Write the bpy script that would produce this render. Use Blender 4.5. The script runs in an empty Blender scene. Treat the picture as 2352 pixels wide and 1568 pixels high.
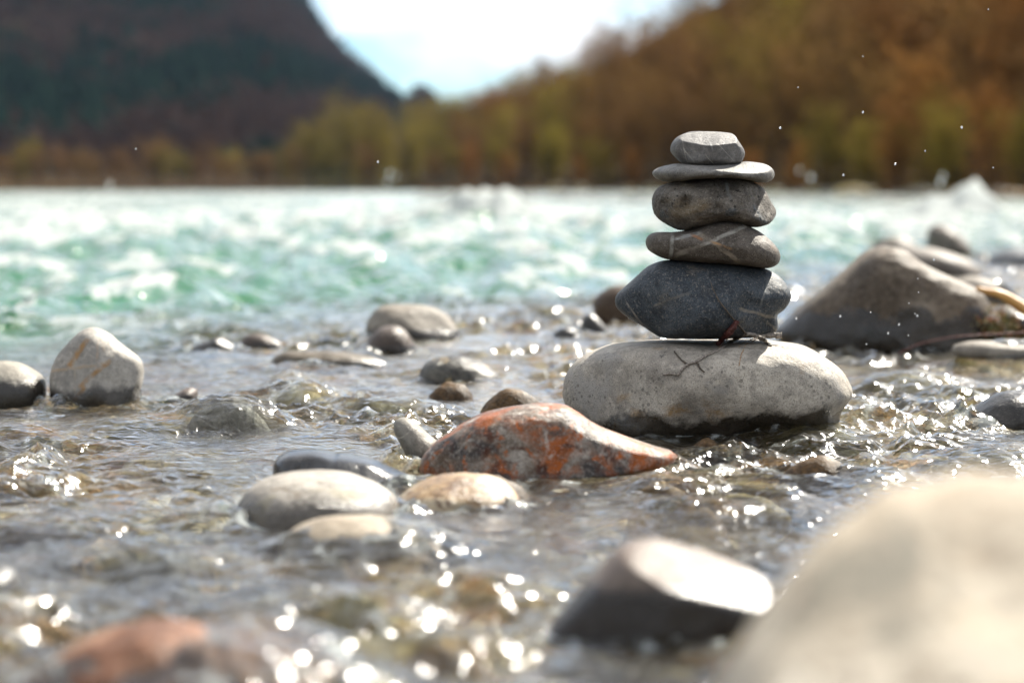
import bpy, bmesh, math, random
import numpy as np
from mathutils import Vector
from mathutils.bvhtree import BVHTree

random.seed(7)
RNG = np.random.RandomState(11)
scene = bpy.context.scene
COL = scene.collection

# ------------------------------------------------------------------ camera, sky, sun, exposure
CAM_H = 0.266                     # metres above the water
F = 5553.0                        # focal length in units of a 2352 px wide picture (85 mm on 36 mm)
CX, CY, HORIZON = 1176.0, 784.0, 420.0
PITCH = math.atan((CY - HORIZON) / F)
cam_data = bpy.data.cameras.new("camera")
cam = bpy.data.objects.new("camera", cam_data)
COL.objects.link(cam)
cam.location = (0, 0, CAM_H)
cam.rotation_euler = (math.pi / 2 - PITCH, 0, 0)
cam_data.sensor_width = 36.0
cam_data.lens = F / 2352 * 36.0
cam_data.clip_start = 0.02
cam_data.clip_end = 9000
cam_data.dof.use_dof = True
cam_data.dof.focus_distance = 2.50
cam_data.dof.aperture_fstop = 5.0
scene.camera = cam

SUN_EL, SUN_AZ = math.radians(42), math.radians(33)      # azimuth clockwise from +Y (view direction)
world = bpy.data.worlds.new("World")
scene.world = world
world.use_nodes = True
wn, wl = world.node_tree.nodes, world.node_tree.links
wn.clear()
w_out = wn.new("ShaderNodeOutputWorld")
w_bg = wn.new("ShaderNodeBackground")
w_bg.inputs["Strength"].default_value = 0.05
w_sky = wn.new("ShaderNodeTexSky")
w_sky.sky_type = 'NISHITA'
w_sky.sun_disc = False
w_sky.sun_elevation = SUN_EL
w_sky.sun_rotation = SUN_AZ
w_sky.air_density = 1.0
w_sky.dust_density = 0.0
w_sky.ozone_density = 2.0
w_tc = wn.new("ShaderNodeTexCoord")
w_map = wn.new("ShaderNodeMapping")
w_map.inputs["Scale"].default_value = (1.0, 1.0, 2.6)
w_map.inputs["Location"].default_value = (0.37, 0.0, 0.12)
w_n = wn.new("ShaderNodeTexNoise")
w_n.inputs["Scale"].default_value = 5.5
w_n.inputs["Detail"].default_value = 8
w_n.inputs["Roughness"].default_value = 0.55
w_n.inputs["Distortion"].default_value = 0.25
w_r = wn.new("ShaderNodeValToRGB")
w_r.color_ramp.elements[0].position = 0.39
w_r.color_ramp.elements[1].position = 0.54
w_mix = wn.new("ShaderNodeMixRGB")
w_mix.inputs[2].default_value = (9.6, 9.6, 9.6, 1)      # sunlit cloud, x strength 0.12
wl.new(w_tc.outputs["Generated"], w_map.inputs["Vector"])
wl.new(w_map.outputs[0], w_n.inputs["Vector"])
wl.new(w_n.outputs["Fac"], w_r.inputs[0])
wl.new(w_r.outputs[0], w_mix.inputs[0])
w_tint = wn.new("ShaderNodeMixRGB"); w_tint.blend_type = 'MULTIPLY'; w_tint.inputs[0].default_value = 1.0
w_tint.inputs[2].default_value = (0.60, 0.82, 1.0, 1)
wl.new(w_sky.outputs[0], w_tint.inputs[1])
wl.new(w_tint.outputs[0], w_mix.inputs[1])
wl.new(w_mix.outputs[0], w_bg.inputs["Color"])
wl.new(w_bg.outputs[0], w_out.inputs[0])

sun_d = bpy.data.lights.new("sun", 'SUN')
sun_d.energy = 5.0
sun_d.angle = math.radians(0.5)
sun_d.color = (1.0, 0.94, 0.83)
sun = bpy.data.objects.new("sun", sun_d)
COL.objects.link(sun)
sun_vec = Vector((math.sin(SUN_AZ) * math.cos(SUN_EL), math.cos(SUN_AZ) * math.cos(SUN_EL), math.sin(SUN_EL)))
sun.rotation_euler = sun_vec.to_track_quat('Z', 'Y').to_euler()
sun.location = sun_vec * 20

scene.view_settings.view_transform = 'Standard'
scene.view_settings.look = 'None'
scene.view_settings.exposure = 1.6
scene.view_settings.gamma = 1.0
scene.view_settings.use_curve_mapping = False
scene.cycles.max_bounces = 7
scene.cycles.transparent_max_bounces = 12
scene.cycles.glossy_bounces = 3
scene.cycles.diffuse_bounces = 3
scene.cycles.transmission_bounces = 4
scene.cycles.volume_bounces = 0
scene.cycles.sample_clamp_direct = 0.0
scene.cycles.sample_clamp_indirect = 8.0
scene.cycles.caustics_reflective = False
scene.cycles.caustics_refractive = False

# ------------------------------------------------------------------ helpers
def at(px, py, Y):
    """point of the picture (2352 px wide) at distance Y along the ground"""
    sa, ca = math.sin(PITCH), math.cos(PITCH)
    rx = (px - CX) / F
    u = (CY - py) / F
    ry = ca + u * sa
    rz = -sa + u * ca
    t = Y / ry
    return Vector((rx * t, Y, CAM_H + rz * t))

def ray(px, py):
    sa, ca = math.sin(PITCH), math.cos(PITCH)
    u = (CY - py) / F
    return Vector(((px - CX) / F, ca + u * sa, -sa + u * ca)).normalized()

PERM = RNG.permutation(256).astype(np.int64)
PERM = np.concatenate([PERM, PERM, PERM])
VALS = RNG.rand(256) * 2 - 1
GA = RNG.rand(256) * 2 * np.pi
GX, GY = np.cos(GA), np.sin(GA)

def fade(t):
    return t * t * t * (t * (t * 6 - 15) + 10)

def noise2(x, y, seed=0):
    xi, yi = np.floor(x).astype(np.int64), np.floor(y).astype(np.int64)
    xf, yf = x - xi, y - yi
    xi, yi = (xi + seed * 17) & 255, (yi + seed * 31) & 255
    u, v = fade(xf), fade(yf)
    def g(ix, iy, fx, fy):
        h = PERM[PERM[ix & 255] + (iy & 255)]
        return GX[h] * fx + GY[h] * fy
    a = g(xi, yi, xf, yf); b = g(xi + 1, yi, xf - 1, yf)
    c = g(xi, yi + 1, xf, yf - 1); d = g(xi + 1, yi + 1, xf - 1, yf - 1)
    return ((a + (b - a) * u) * (1 - v) + (c + (d - c) * u) * v) * 1.5

def fbm2(x, y, octs=4, seed=0, gain=0.5):
    s, a, n = 0, 1.0, 0
    for o in range(octs):
        s = s + a * noise2(x * 2 ** o + 3.7 * o, y * 2 ** o + 1.3 * o, seed + o); n += a; a *= gain
    return s / n

def noise3(p, seed=0):
    pi = np.floor(p).astype(np.int64); pf = p - pi; w = fade(pf)
    pi = (pi + seed * 13) & 255
    def v(dx, dy, dz):
        return VALS[PERM[PERM[PERM[(pi[:, 0] + dx) & 255] + ((pi[:, 1] + dy) & 255)] + ((pi[:, 2] + dz) & 255)]]
    def lerp(a, b, t): return a + (b - a) * t
    x0 = lerp(lerp(v(0,0,0), v(1,0,0), w[:,0]), lerp(v(0,1,0), v(1,1,0), w[:,0]), w[:,1])
    x1 = lerp(lerp(v(0,0,1), v(1,0,1), w[:,0]), lerp(v(0,1,1), v(1,1,1), w[:,0]), w[:,1])
    return lerp(x0, x1, w[:, 2])

def fbm3(p, octs=4, seed=0, gain=0.5):
    s, a, n = 0, 1.0, 0
    for o in range(octs):
        s = s + a * noise3(p * 2 ** o + 5.1 * o, seed + o); n += a; a *= gain
    return s / n

def sstep(a, b, x):
    t = np.clip((x - a) / (b - a), 0, 1)
    return t * t * (3 - 2 * t)

def tag(o, label=None, cat=None, group=None, kind=None):
    if label: o["label"] = label
    if cat: o["category"] = cat
    if group: o["group"] = group
    if kind: o["kind"] = kind
    return o

def link(name, me, mat=None, parent=None, loc=None):
    o = bpy.data.objects.new(name, me)
    COL.objects.link(o)
    if me is not None and mat is not None and len(me.materials) == 0:
        me.materials.append(mat)
    if loc is not None: o.location = loc
    if parent is not None: o.parent = parent
    return o

def mesh_np(name, verts, faces, smooth=True):
    """verts (n,3) array, faces (m,3|4) array"""
    me = bpy.data.meshes.new(name)
    faces = np.asarray(faces, dtype=np.int32)
    k = faces.shape[1]
    me.vertices.add(len(verts)); me.vertices.foreach_set("co", np.asarray(verts, dtype=np.float32).ravel())
    me.loops.add(faces.size); me.loops.foreach_set("vertex_index", faces.ravel())
    me.polygons.add(len(faces))
    me.polygons.foreach_set("loop_start", np.arange(len(faces), dtype=np.int32) * k)
    me.polygons.foreach_set("loop_total", np.full(len(faces), k, dtype=np.int32))
    if smooth: me.polygons.foreach_set("use_smooth", np.ones(len(faces), dtype=bool))
    me.update(calc_edges=True)
    return me

def grid_faces(nr, nc):
    r = np.arange(nr - 1)[:, None] * nc; c = np.arange(nc - 1)[None, :]
    a = (r + c).ravel()
    return np.stack([a, a + 1, a + nc + 1, a + nc], 1)

def attr(me, name, vals):
    a = me.attributes.new(name, 'FLOAT', 'POINT')
    a.data.foreach_set("value", np.asarray(vals, dtype=np.float32))

ICO = {}
def ico(level):
    if level not in ICO:
        bm = bmesh.new()
        bmesh.ops.create_icosphere(bm, subdivisions=level, radius=1.0)
        bm.verts.ensure_lookup_table()
        v = np.array([x.co[:] for x in bm.verts])
        f = np.array([[y.index for y in x.verts] for x in bm.faces])
        bm.free(); ICO[level] = (v, f)
    return ICO[level]

# ------------------------------------------------------------------ node helpers
class NT:
    def __init__(s, name):
        s.m = bpy.data.materials.new(name); s.m.use_nodes = True
        s.t = s.m.node_tree; s.t.nodes.clear()
        s.out = s.n("ShaderNodeOutputMaterial")
    def n(s, typ, **kw):
        x = s.t.nodes.new(typ)
        for k, v in kw.items(): setattr(x, k, v)
        return x
    def l(s, a, b): s.t.links.new(a, b)
    def put(s, sock, v):
        if hasattr(v, "is_linked"): s.l(v, sock)
        elif isinstance(v, (tuple, list)) and len(v) == 3 and sock.type == 'RGBA': sock.default_value = (*v, 1)
        else: sock.default_value = v
    def math(s, op, a, b=0.0, c=0.0, clamp=False):
        x = s.n("ShaderNodeMath", operation=op, use_clamp=clamp)
        s.put(x.inputs[0], a); s.put(x.inputs[1], b)
        if op in ('MULTIPLY_ADD', 'SMOOTH_MIN', 'SMOOTH_MAX'): s.put(x.inputs[2], c)
        return x.outputs[0]
    def noise(s, vec, scale, detail=3, rough=0.5, dist=0.0, stretch=None, color=False):
        if stretch is not None:
            mp = s.n("ShaderNodeMapping"); s.put(mp.inputs["Vector"], vec); mp.inputs["Scale"].default_value = stretch
            vec = mp.outputs[0]
        x = s.n("ShaderNodeTexNoise"); s.put(x.inputs["Vector"], vec)
        x.inputs["Scale"].default_value = scale; x.inputs["Detail"].default_value = detail
        x.inputs["Roughness"].default_value = rough; x.inputs["Distortion"].default_value = dist
        return x.outputs["Color"] if color else x.outputs["Fac"]
    def voro(s, vec, scale, feature='F1', rand=1.0):
        x = s.n("ShaderNodeTexVoronoi", feature=feature); s.put(x.inputs["Vector"], vec)
        x.inputs["Scale"].default_value = scale; x.inputs["Randomness"].default_value = rand
        return x
    def ramp(s, fac, stops, interp='LINEAR'):
        x = s.n("ShaderNodeValToRGB"); cr = x.color_ramp; cr.interpolation = interp
        while len(cr.elements) < len(stops): cr.elements.new(0.5)
        for e, (p, c) in zip(cr.elements, stops):
            e.position = p; e.color = (*c, 1) if isinstance(c, (tuple, list)) else (c, c, c, 1)
        s.put(x.inputs[0], fac)
        return x.outputs[0]
    def sm(s, v, a, b, lo=0.0, hi=1.0):
        x = s.n("ShaderNodeMapRange", interpolation_type='SMOOTHSTEP')
        s.put(x.inputs[0], v); x.inputs[1].default_value = a; x.inputs[2].default_value = b
        x.inputs[3].default_value = lo; x.inputs[4].default_value = hi
        return x.outputs[0]
    def mix(s, f, a, b, mode='MIX'):
        x = s.n("ShaderNodeMixRGB", blend_type=mode)
        s.put(x.inputs[0], f); s.put(x.inputs[1], a); s.put(x.inputs[2], b)
        return x.outputs[0]
    def bump(s, h, strength, dist, normal=None):
        x = s.n("ShaderNodeBump"); x.inputs["Strength"].default_value = strength; x.inputs["Distance"].default_value = dist
        s.put(x.inputs["Height"], h)
        if normal is not None: s.l(normal, x.inputs["Normal"])
        return x.outputs[0]
    def finish(s, col, rough, normal=None, spec=0.5):
        p = s.n("ShaderNodeBsdfPrincipled")
        s.put(p.inputs["Base Color"], col); s.put(p.inputs["Roughness"], rough)
        s.put(p.inputs["Specular IOR Level"], spec)
        if normal is not None: s.l(normal, p.inputs["Normal"])
        s.l(p.outputs[0], s.out.inputs[0])
        return s.m

def stone_mat(name, cols, sc=1.0, contrast=(0.35, 0.65), speck=0.25, speck_light=(0.5, 0.48, 0.44), pits=0.0, pit_scale=90,
              veins=(), wet=None, wet_amp=0.02, wet_dark=0.22, rough=0.62, patches=(), wet_slope=0.0, raw=False, film=0.0, streak=None, bumpy=1.0, spec=0.4):
    """veins: (x1,z1,x2,z2,width,colour,warp,y_lean) in object metres; patches: (colour, scale, lo, hi, seed)"""
    dr = (lambda c: c) if raw else (lambda c: tuple(v / (1 + k * v) for v, k in zip(c, (0.55, 0.7, 1.0))))
    cols = [dr(c) for c in cols]; speck_light = dr(speck_light)
    patches = [(dr(p[0]), *p[1:]) for p in patches]; veins = [(*v[:5], dr(v[5]), *v[6:]) for v in veins]
    t = NT(name)
    P = t.n("ShaderNodeTexCoord").outputs["Object"]
    vec = P
    big = t.noise(vec, 9 * sc, 5, 0.6, 0.6, stretch=streak)
    col = t.ramp(big, [(contrast[0], cols[0]), (0.5, cols[1]), (contrast[1], cols[2])])
    mid = t.noise(vec, 45 * sc, 5, 0.65, 0.3, stretch=streak)
    col = t.mix(t.sm(mid, 0.44, 0.60, 0, 0.5), col, tuple(c * 0.6 for c in cols[0]))
    mott = t.noise(vec, 150 * sc, 4, 0.7, 0.4)
    col = t.mix(t.sm(mott, 0.50, 0.66, 0, 0.35), col, tuple(c * 0.5 for c in cols[0]))
    col = t.mix(t.sm(mott, 0.46, 0.34, 0, 0.35), col, tuple(min(0.6, c * 1.25) for c in cols[2]))
    for (pc, ps, lo, hi, sd) in patches:
        mp = t.n("ShaderNodeMapping"); t.put(mp.inputs["Vector"], vec); mp.inputs["Location"].default_value = (sd, sd * 1.7, sd * 0.6)
        pn = t.noise(mp.outputs[0], ps, 6, 0.62, 0.7)
        col = t.mix(t.sm(pn, lo, hi), col, pc)
    fine = t.noise(vec, 420, 3, 0.7)
    grain = t.noise(vec, 900, 2, 0.6)
    col = t.mix(t.sm(fine, 0.54, 0.66, 0, speck), col, speck_light)
    col = t.mix(t.sm(grain, 0.46, 0.34, 0, min(1, speck * 1.8)), col, tuple(c * 0.35 for c in cols[0]))
    height = t.math('MULTIPLY_ADD', mid, 0.6, t.math('MULTIPLY_ADD', mott, 0.30, t.math('MULTIPLY', fine, 0.25)))
    if pits > 0:
        v = t.voro(vec, pit_scale)
        pm = t.noise(vec, 16 * sc, 3, 0.6)
        size = t.sm(pm, 0.42, 0.66, 0.02, 0.30)
        hole = t.math('LESS_THAN', v.outputs["Distance"], size)
        hole = t.math('MULTIPLY', hole, pits, clamp=True)
        col = t.mix(t.math('MULTIPLY', hole, 0.8), col, tuple(c * 0.25 for c in cols[0]))
        height = t.math('SUBTRACT', height, t.math('MULTIPLY', hole, 0.5))
    if veins:
        wv = t.n("ShaderNodeVectorMath", operation='SUBTRACT'); t.l(t.noise(vec, 22, 3, 0.6, color=True), wv.inputs[0]); wv.inputs[1].default_value = (0.5, 0.5, 0.5)
        tex = t.noise(vec, 75, 5, 0.7)
        for (x1, z1, x2, z2, wdt, vc, warp, lean) in veins:
            sv = t.n("ShaderNodeVectorMath", operation='SCALE'); t.l(wv.outputs[0], sv.inputs[0]); sv.inputs[3].default_value = warp
            av = t.n("ShaderNodeVectorMath", operation='ADD'); t.l(sv.outputs[0], av.inputs[0]); t.put(av.inputs[1], vec)
            L = math.hypot(x2 - x1, z2 - z1); dx, dz = (x2 - x1) / L, (z2 - z1) / L
            nrm = (-dz, lean, dx)
            dp = t.n("ShaderNodeVectorMath", operation='DOT_PRODUCT'); t.l(av.outputs[0], dp.inputs[0]); dp.inputs[1].default_value = nrm
            dist = t.math('ABSOLUTE', t.math('SUBTRACT', dp.outputs["Value"], -dz * x1 + dx * z1))
            ap = t.n("ShaderNodeVectorMath", operation='DOT_PRODUCT'); t.l(av.outputs[0], ap.inputs[0]); ap.inputs[1].default_value = (dx, 0, dz)
            s0 = dx * x1 + dz * z1
            a1 = t.sm(t.math('SUBTRACT', ap.outputs["Value"], s0), -0.004, 0.002)
            a2 = t.sm(t.math('SUBTRACT', ap.outputs["Value"], s0 + L), 0.004, -0.002)
            m = t.sm(dist, wdt, wdt * 0.35)
            m = t.math('MULTIPLY', t.math('MULTIPLY', m, t.math('MULTIPLY', a1, a2)), t.sm(tex, 0.35, 0.62, 0.12, 0.95))
            col = t.mix(m, col, vc)
            height = t.math('MULTIPLY_ADD', m, 0.06, height)
    r = t.math('MULTIPLY_ADD', mid, 0.2, rough - 0.1)
    if wet is not None:
        pz = t.n("ShaderNodeSeparateXYZ"); t.l(t.n("ShaderNodeNewGeometry").outputs["Position"], pz.inputs[0])
        wn_ = t.noise(vec, 16, 7, 0.68)
        lvl = t.math('MULTIPLY_ADD', t.math('SUBTRACT', wn_, 0.5), wet_amp * 4, wet)
        if wet_slope:
            ox = t.n("ShaderNodeSeparateXYZ"); t.l(P, ox.inputs[0]); lvl = t.math('MULTIPLY_ADD', ox.outputs[0], wet_slope, lvl)
        w = t.sm(t.math('SUBTRACT', pz.outputs[2], lvl), 0.0065, -0.0045)
        dark = t.mix(1.0, col, (wet_dark, wet_dark * 0.93, wet_dark * 0.85), 'MULTIPLY')
        col = t.mix(w, col, dark)
        r = t.math('MULTIPLY_ADD', w, -(rough - 0.24), r, clamp=True)
    nb = t.bump(height, 0.75 * bumpy, 0.003)
    if wet is not None: spec = t.math('MULTIPLY_ADD', w, 0.35, 0.14)
    elif rough >= 0.5: spec = 0.14
    return t.finish(col, r, nb, spec)

# ------------------------------------------------------------------ stones
STONES = {}
def catmull(pts, n=16):
    P = np.array(pts, float); m = len(P); out = []
    for i in range(m):
        p0, p1, p2, p3 = P[(i - 1) % m], P[i], P[(i + 1) % m], P[(i + 2) % m]
        for k in range(n):
            t = k / n
            out.append(0.5 * ((2 * p1) + (-p0 + p2) * t + (2 * p0 - 5 * p1 + 4 * p2 - p3) * t * t + (-p0 + 3 * p1 - 3 * p2 + p3) * t ** 3))
    return np.array(out)

def stone(name, label, pts, Y, depth, mat, level=5, amp=0.03, nscale=2.2, clips=(), dents=(), p=0.9, q=0.9, cat="stone", seed=1,
          center=None, group=None, fine=0.004, lean=0.0, front_shift=None):
    """outline pts in picture px at distance Y; depth = half thickness towards / away from the viewer"""
    W = np.array([[*at(x, y, Y)] for x, y in pts])[:, [0, 2]]
    dense = catmull(W)
    if center is None:
        x0, z0 = dense[:, 0], dense[:, 1]; x1, z1 = np.roll(x0, -1), np.roll(z0, -1)
        cr = x0 * z1 - x1 * z0; A = cr.sum() / 2
        c = np.array([((x0 + x1) * cr).sum() / (6 * A), ((z0 + z1) * cr).sum() / (6 * A)])
    else:
        cc = at(*center, Y); c = np.array([cc.x, cc.z])
    d = dense - c
    th = np.arctan2(d[:, 1], d[:, 0]); rr = np.hypot(d[:, 0], d[:, 1])
    o = np.argsort(th); th, rr = th[o], rr[o]
    tt = np.linspace(-np.pi, np.pi, 361)
    Rt = np.interp(tt, th, rr, period=2 * np.pi)
    v, f = ico(level)
    x, y, z = v[:, 0], v[:, 1], v[:, 2]
    rho = np.hypot(x, z); ang = np.arctan2(z, x)
    R = np.interp(ang, tt, Rt)
    # towards the poles the outline relaxes to a rounder section
    rp = rho ** p
    Rm = rr.mean() * 0.25 + np.interp(ang, tt, Rt) * 0.75
    R = R * sstep(0.0, 0.7, rho) + Rm * (1 - sstep(0.0, 0.7, rho))
    V = np.stack([rp * R * np.cos(ang), np.sign(y) * np.abs(y) ** q * depth, rp * R * np.sin(ang)], 1)
    V[:, 1] += lean * V[:, 2]
    size = (Rt.mean() + depth) / 2
    for (nx, ny, nz, frac, soft) in clips:
        n = np.array([nx, ny, nz], float); n /= np.linalg.norm(n)
        s = V @ n; mx = s.max(); dd = frac * mx; k = soft * mx
        over = k * np.logaddexp(0, (s - dd) / k)
        V = V - n[None, :] * over[:, None]
    for (px, py, rad, dep) in dents:           # hollows in the side facing the viewer
        cpt = at(px, py, Y); r_ = rad / F * Y
        g = np.exp(-(((V[:, 0] + c[0] - cpt.x) ** 2 + (V[:, 2] + c[1] - cpt.z) ** 2) / r_ ** 2)) * (V[:, 1] < 0.15 * depth)
        V[:, 1] += g * dep * depth
    nrm = V / (np.linalg.norm(V, axis=1)[:, None] + 1e-9)
    pn = V / size
    disp = fbm3(pn * nscale + seed * 7.3, 3, seed) * amp + fbm3(pn * nscale * 7 + seed, 3, seed + 5) * amp * 0.16 + \
        fbm3(pn * 40 + seed, 2, seed + 9) * fine
    edge = np.clip(np.abs(y) * 2.2, 0.25, 1)     # keep the traced profile close
    V = V + nrm * (disp * size * edge)[:, None]
    base_z = c[1] + V[:, 2].min()
    org = Vector((c[0], Y, base_z))
    V[:, 2] += c[1] - base_z
    me = mesh_np(name, V, f)
    ob = link(name, me, mat, loc=org)
    tag(ob, label, cat, group)
    STONES[label] = ob
    ob["_c"] = 0; del ob["_c"]
    return ob

def obj_xz(px, py, Y, ob_c):
    p_ = at(px, py, Y); return (p_.x - ob_c[0], p_.z - ob_c[1])

def frame_of(pts, Y, amp_pad=0.0):
    """object origin (centroid x, lowest z) of an outline, so veins can be given in picture px"""
    W = np.array([[*at(x, y, Y)] for x, y in pts])[:, [0, 2]]
    dense = catmull(W)
    x0, z0 = dense[:, 0], dense[:, 1]; x1, z1 = np.roll(x0, -1), np.roll(z0, -1)
    cr = x0 * z1 - x1 * z0; A = cr.sum() / 2
    return (((x0 + x1) * cr).sum() / (6 * A), dense[:, 1].min())

def vein(fr, Y, x1, y1, x2, y2, w, col, warp=0.006, lean=0.0):
    a = obj_xz(x1, y1, Y, fr); b = obj_xz(x2, y2, Y, fr)
    return (a[0], a[1], b[0], b[1], w / F * Y, col, warp, lean)

def Z1(pts): return [(1276.7 + x * 0.33, 276 + y * 0.33) for x, y in pts]
def Z2(pts): return [(1207.7 + x * .3521, 690.1 + y * .3521) for x, y in pts]
def Z7(pts): return [(1725.3 + x * .3741, 448.6 + y * .3741) for x, y in pts]
def Z3(pts): return [(x * .2934, 621 + y * .2934) for x, y in pts]
def Z4(pts): return [(552 + x * .3228, 655.6 + y * .3228) for x, y in pts]
def Z5(pts): return [(x * .3815, 1000.7 + y * .3815) for x, y in pts]
def Z6(pts): return [(828 + x * .4108, 1035 + y * .4108) for x, y in pts]
def ZT(pts): return [(1483.7 + x * .17605, 621.1 + y * .17605) for x, y in pts]

YC = 2.60
VEIN = (0.50, 0.50, 0.48)
# --- the cairn, bottom to top
base_pts = Z2([(242,640),(245,560),(270,480),(330,400),(420,340),(560,290),(750,255),(950,238),(1200,235),(1450,235),(1650,255),(1800,290),(1930,360),(2040,440),(2095,520),(2120,590),(2085,650),(2040,720),(2020,800),(1930,900),(1700,990),(1400,1030),(1000,1010),(700,960),(520,880),(400,800),(280,710)])
m_base = stone_mat("pale_mottled_limestone", [(0.30,0.275,0.245),(0.47,0.44,0.395),(0.62,0.59,0.54)], 1.0, speck=0.4, pits=0.6, pit_scale=140,
                   patches=[((0.30,0.19,0.09), 14, 0.57, 0.72, 3.1), ((0.33,0.32,0.31), 12, 0.54, 0.66, 8.2), ((0.10,0.095,0.09), 60, 0.66, 0.72, 1.4)],
                   wet=0.021, wet_amp=0.016, wet_slope=0.05, wet_dark=0.10, rough=0.6)
s_base = stone("cairn_base_stone", "large pale rounded boulder standing in the water under the whole cairn", base_pts, YC + 0.01, 0.135, m_base, 6,
               amp=0.05, clips=[(-0.62,-0.75,0.05,0.80,0.05), (0.25,-0.95,0.10,0.86,0.05), (0,0,1,0.93,0.05), (0.05,-0.8,-0.6,0.78,0.05)], seed=3, p=0.84, q=0.84)
s5_pts = Z1([(412,1260),(425,1215),(480,1160),(560,1090),(640,1020),(720,985),(800,972),(950,978),(1200,992),(1350,1010),(1450,1030),(1540,1075),(1600,1140),(1632,1210),(1620,1260),(1575,1330),(1545,1370),(1540,1430),(1525,1475),(1450,1500),(1300,1512),(1100,1518),(850,1518),(740,1512),(690,1490),(600,1430),(500,1370),(430,1310)])
fr = frame_of(s5_pts, YC)
m5 = stone_mat("dark_blue_grey_speckled_stone", [(0.036,0.044,0.054),(0.060,0.072,0.086),(0.10,0.11,0.12)], 1.0, speck=0.62, speck_light=(0.24,0.22,0.20), pits=0.4, pit_scale=60,
               veins=[vein(fr, YC, 1435,690,1470,740,3.0,(0.24,0.22,0.2),0.004), vein(fr, YC, 1500,700,1570,665,4,(0.17,0.155,0.13),0.012),
                      vein(fr, YC, 1690,706,1800,728,5,(0.2,0.18,0.15),0.012), vein(fr, YC, 1755,640,1735,700,3,(0.16,0.17,0.17),0.010),
                      vein(fr, YC, 1760,735,1792,770,4,(0.2,0.18,0.15),0.010)],
               patches=[((0.13,0.115,0.095), 18, 0.58, 0.74, 5.0)], rough=0.55)
s5 = stone("cairn_stone", "big dark blue-grey speckled stone resting on the pale base boulder", s5_pts, YC, 0.082, m5, 6, amp=0.05,
           clips=[(0.42,-0.62,0.66,0.80,0.035), (-0.1,-0.8,0.55,0.86,0.04), (0.55,-0.75,-0.35,0.80,0.04), (-0.55,-0.8,-0.1,0.82,0.05)],
           dents=[(1700,690,26,0.16),(1790,725,12,0.3)], seed=9, p=0.84, q=0.84, fine=0.006)
s4_pts = Z1([(625,850),(635,815),(665,788),(720,778),(800,780),(880,772),(960,750),(1040,715),(1120,698),(1200,700),(1300,720),(1390,760),(1450,800),(1510,855),(1550,910),(1558,960),(1540,1000),(1500,1022),(1450,1030),(1390,1022),(1250,1006),(1000,990),(850,977),(760,965),(690,935),(640,900)])
fr = frame_of(s4_pts, YC - 0.012)
Y4 = YC - 0.012
m4 = stone_mat("brown_grey_banded_stone", [(0.085,0.072,0.06),(0.125,0.108,0.092),(0.17,0.15,0.13)], 1.0, speck=0.5, speck_light=(0.3,0.27,0.24),
               veins=[vein(fr, Y4, 1540,536,1533,590,6,(0.34,0.35,0.34),0.006), vein(fr, Y4, 1548,548,1600,532,5,(0.36,0.38,0.39),0.008),
                      vein(fr, Y4, 1545,584,1640,545,7,(0.27,0.25,0.22),0.010), vein(fr, Y4, 1615,556,1712,514,6,(0.36,0.36,0.34),0.008),
                      vein(fr, Y4, 1600,535,1690,600,7,(0.28,0.24,0.19),0.012), vein(fr, Y4, 1625,553,1670,570,4,(0.34,0.20,0.10),0.008),
                      vein(fr, Y4, 1585,538,1602,546,5,(0.38,0.16,0.07),0.006)],
               patches=[((0.20,0.115,0.06), 20, 0.62, 0.75, 2.2)], rough=0.6)
s4 = stone("cairn_stone", "brown-grey stone with crossing pale bands and a narrow left end", s4_pts, Y4, 0.062, m4, 6, amp=0.035,
           clips=[(0.1,-0.75,0.65,0.84,0.05),(0,-0.9,-0.45,0.86,0.05)], seed=14, fine=0.005)
s3_pts = Z1([(668,570),(685,510),(730,460),(800,432),(900,422),(980,416),(1060,408),(1160,402),(1280,405),(1380,435),(1450,480),(1500,560),(1538,620),(1535,660),(1490,715),(1430,738),(1380,745),(1280,733),(1150,722),(1000,745),(880,765),(800,740),(720,690),(680,640)])
fr = frame_of(s3_pts, YC)
m3 = stone_mat("pitted_brown_grey_stone", [(0.08,0.07,0.06),(0.165,0.147,0.126),(0.21,0.197,0.184)], 1.3, speck=0.35, pits=1.0, pit_scale=150,
               veins=[vein(fr, YC, 1660,412,1668,455,5,(0.16,0.17,0.17),0.01)],
               patches=[((0.035,0.03,0.026), 26, 0.60, 0.66, 9.4), ((0.19,0.15,0.10), 17, 0.56, 0.7, 4.4), ((0.09,0.1,0.11), 24, 0.58, 0.66, 12.4)], rough=0.6, bumpy=2.6)
s3 = stone("cairn_stone", "pitted brown-grey oval stone third from the top of the cairn", s3_pts, YC, 0.064, m3, 6, amp=0.07, nscale=3.0,
           clips=[(0.85,-0.5,0.3,0.84,0.04)], dents=[(1568,465,14,0.20),(1522,470,12,0.12),(1650,440,16,0.14),(1640,475,12,0.10),(1730,468,9,0.10),(1680,425,10,0.14)], seed=21, fine=0.012)
s2_pts = Z1([(672,370),(690,345),(740,322),(790,311),(840,303),(950,308),(1100,310),(1270,300),(1300,288),(1380,292),(1450,305),(1500,335),(1518,370),(1510,405),(1480,430),(1430,437),(1380,430),(1250,412),(1050,412),(900,420),(800,430),(750,425),(700,405)])
fr = frame_of(s2_pts, YC)
m2 = stone_mat("smooth_grey_stone", [(0.14,0.138,0.134),(0.22,0.215,0.21),(0.30,0.293,0.28)], 1.2, speck=0.45, speck_light=(0.26,0.25,0.24),
               veins=[vein(fr, YC, 1752,434,1775,398,1.6,(0.3,0.29,0.27),0.003)], rough=0.55)
s2 = stone("cairn_stone", "thin flat grey slab just under the topmost stone of the cairn", s2_pts, YC, 0.066, m2, 6, amp=0.03,
           clips=[(0.15,-0.30,0.95,0.80,0.05)], seed=31, p=0.9, q=0.9, center=(1640, 397))
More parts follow.
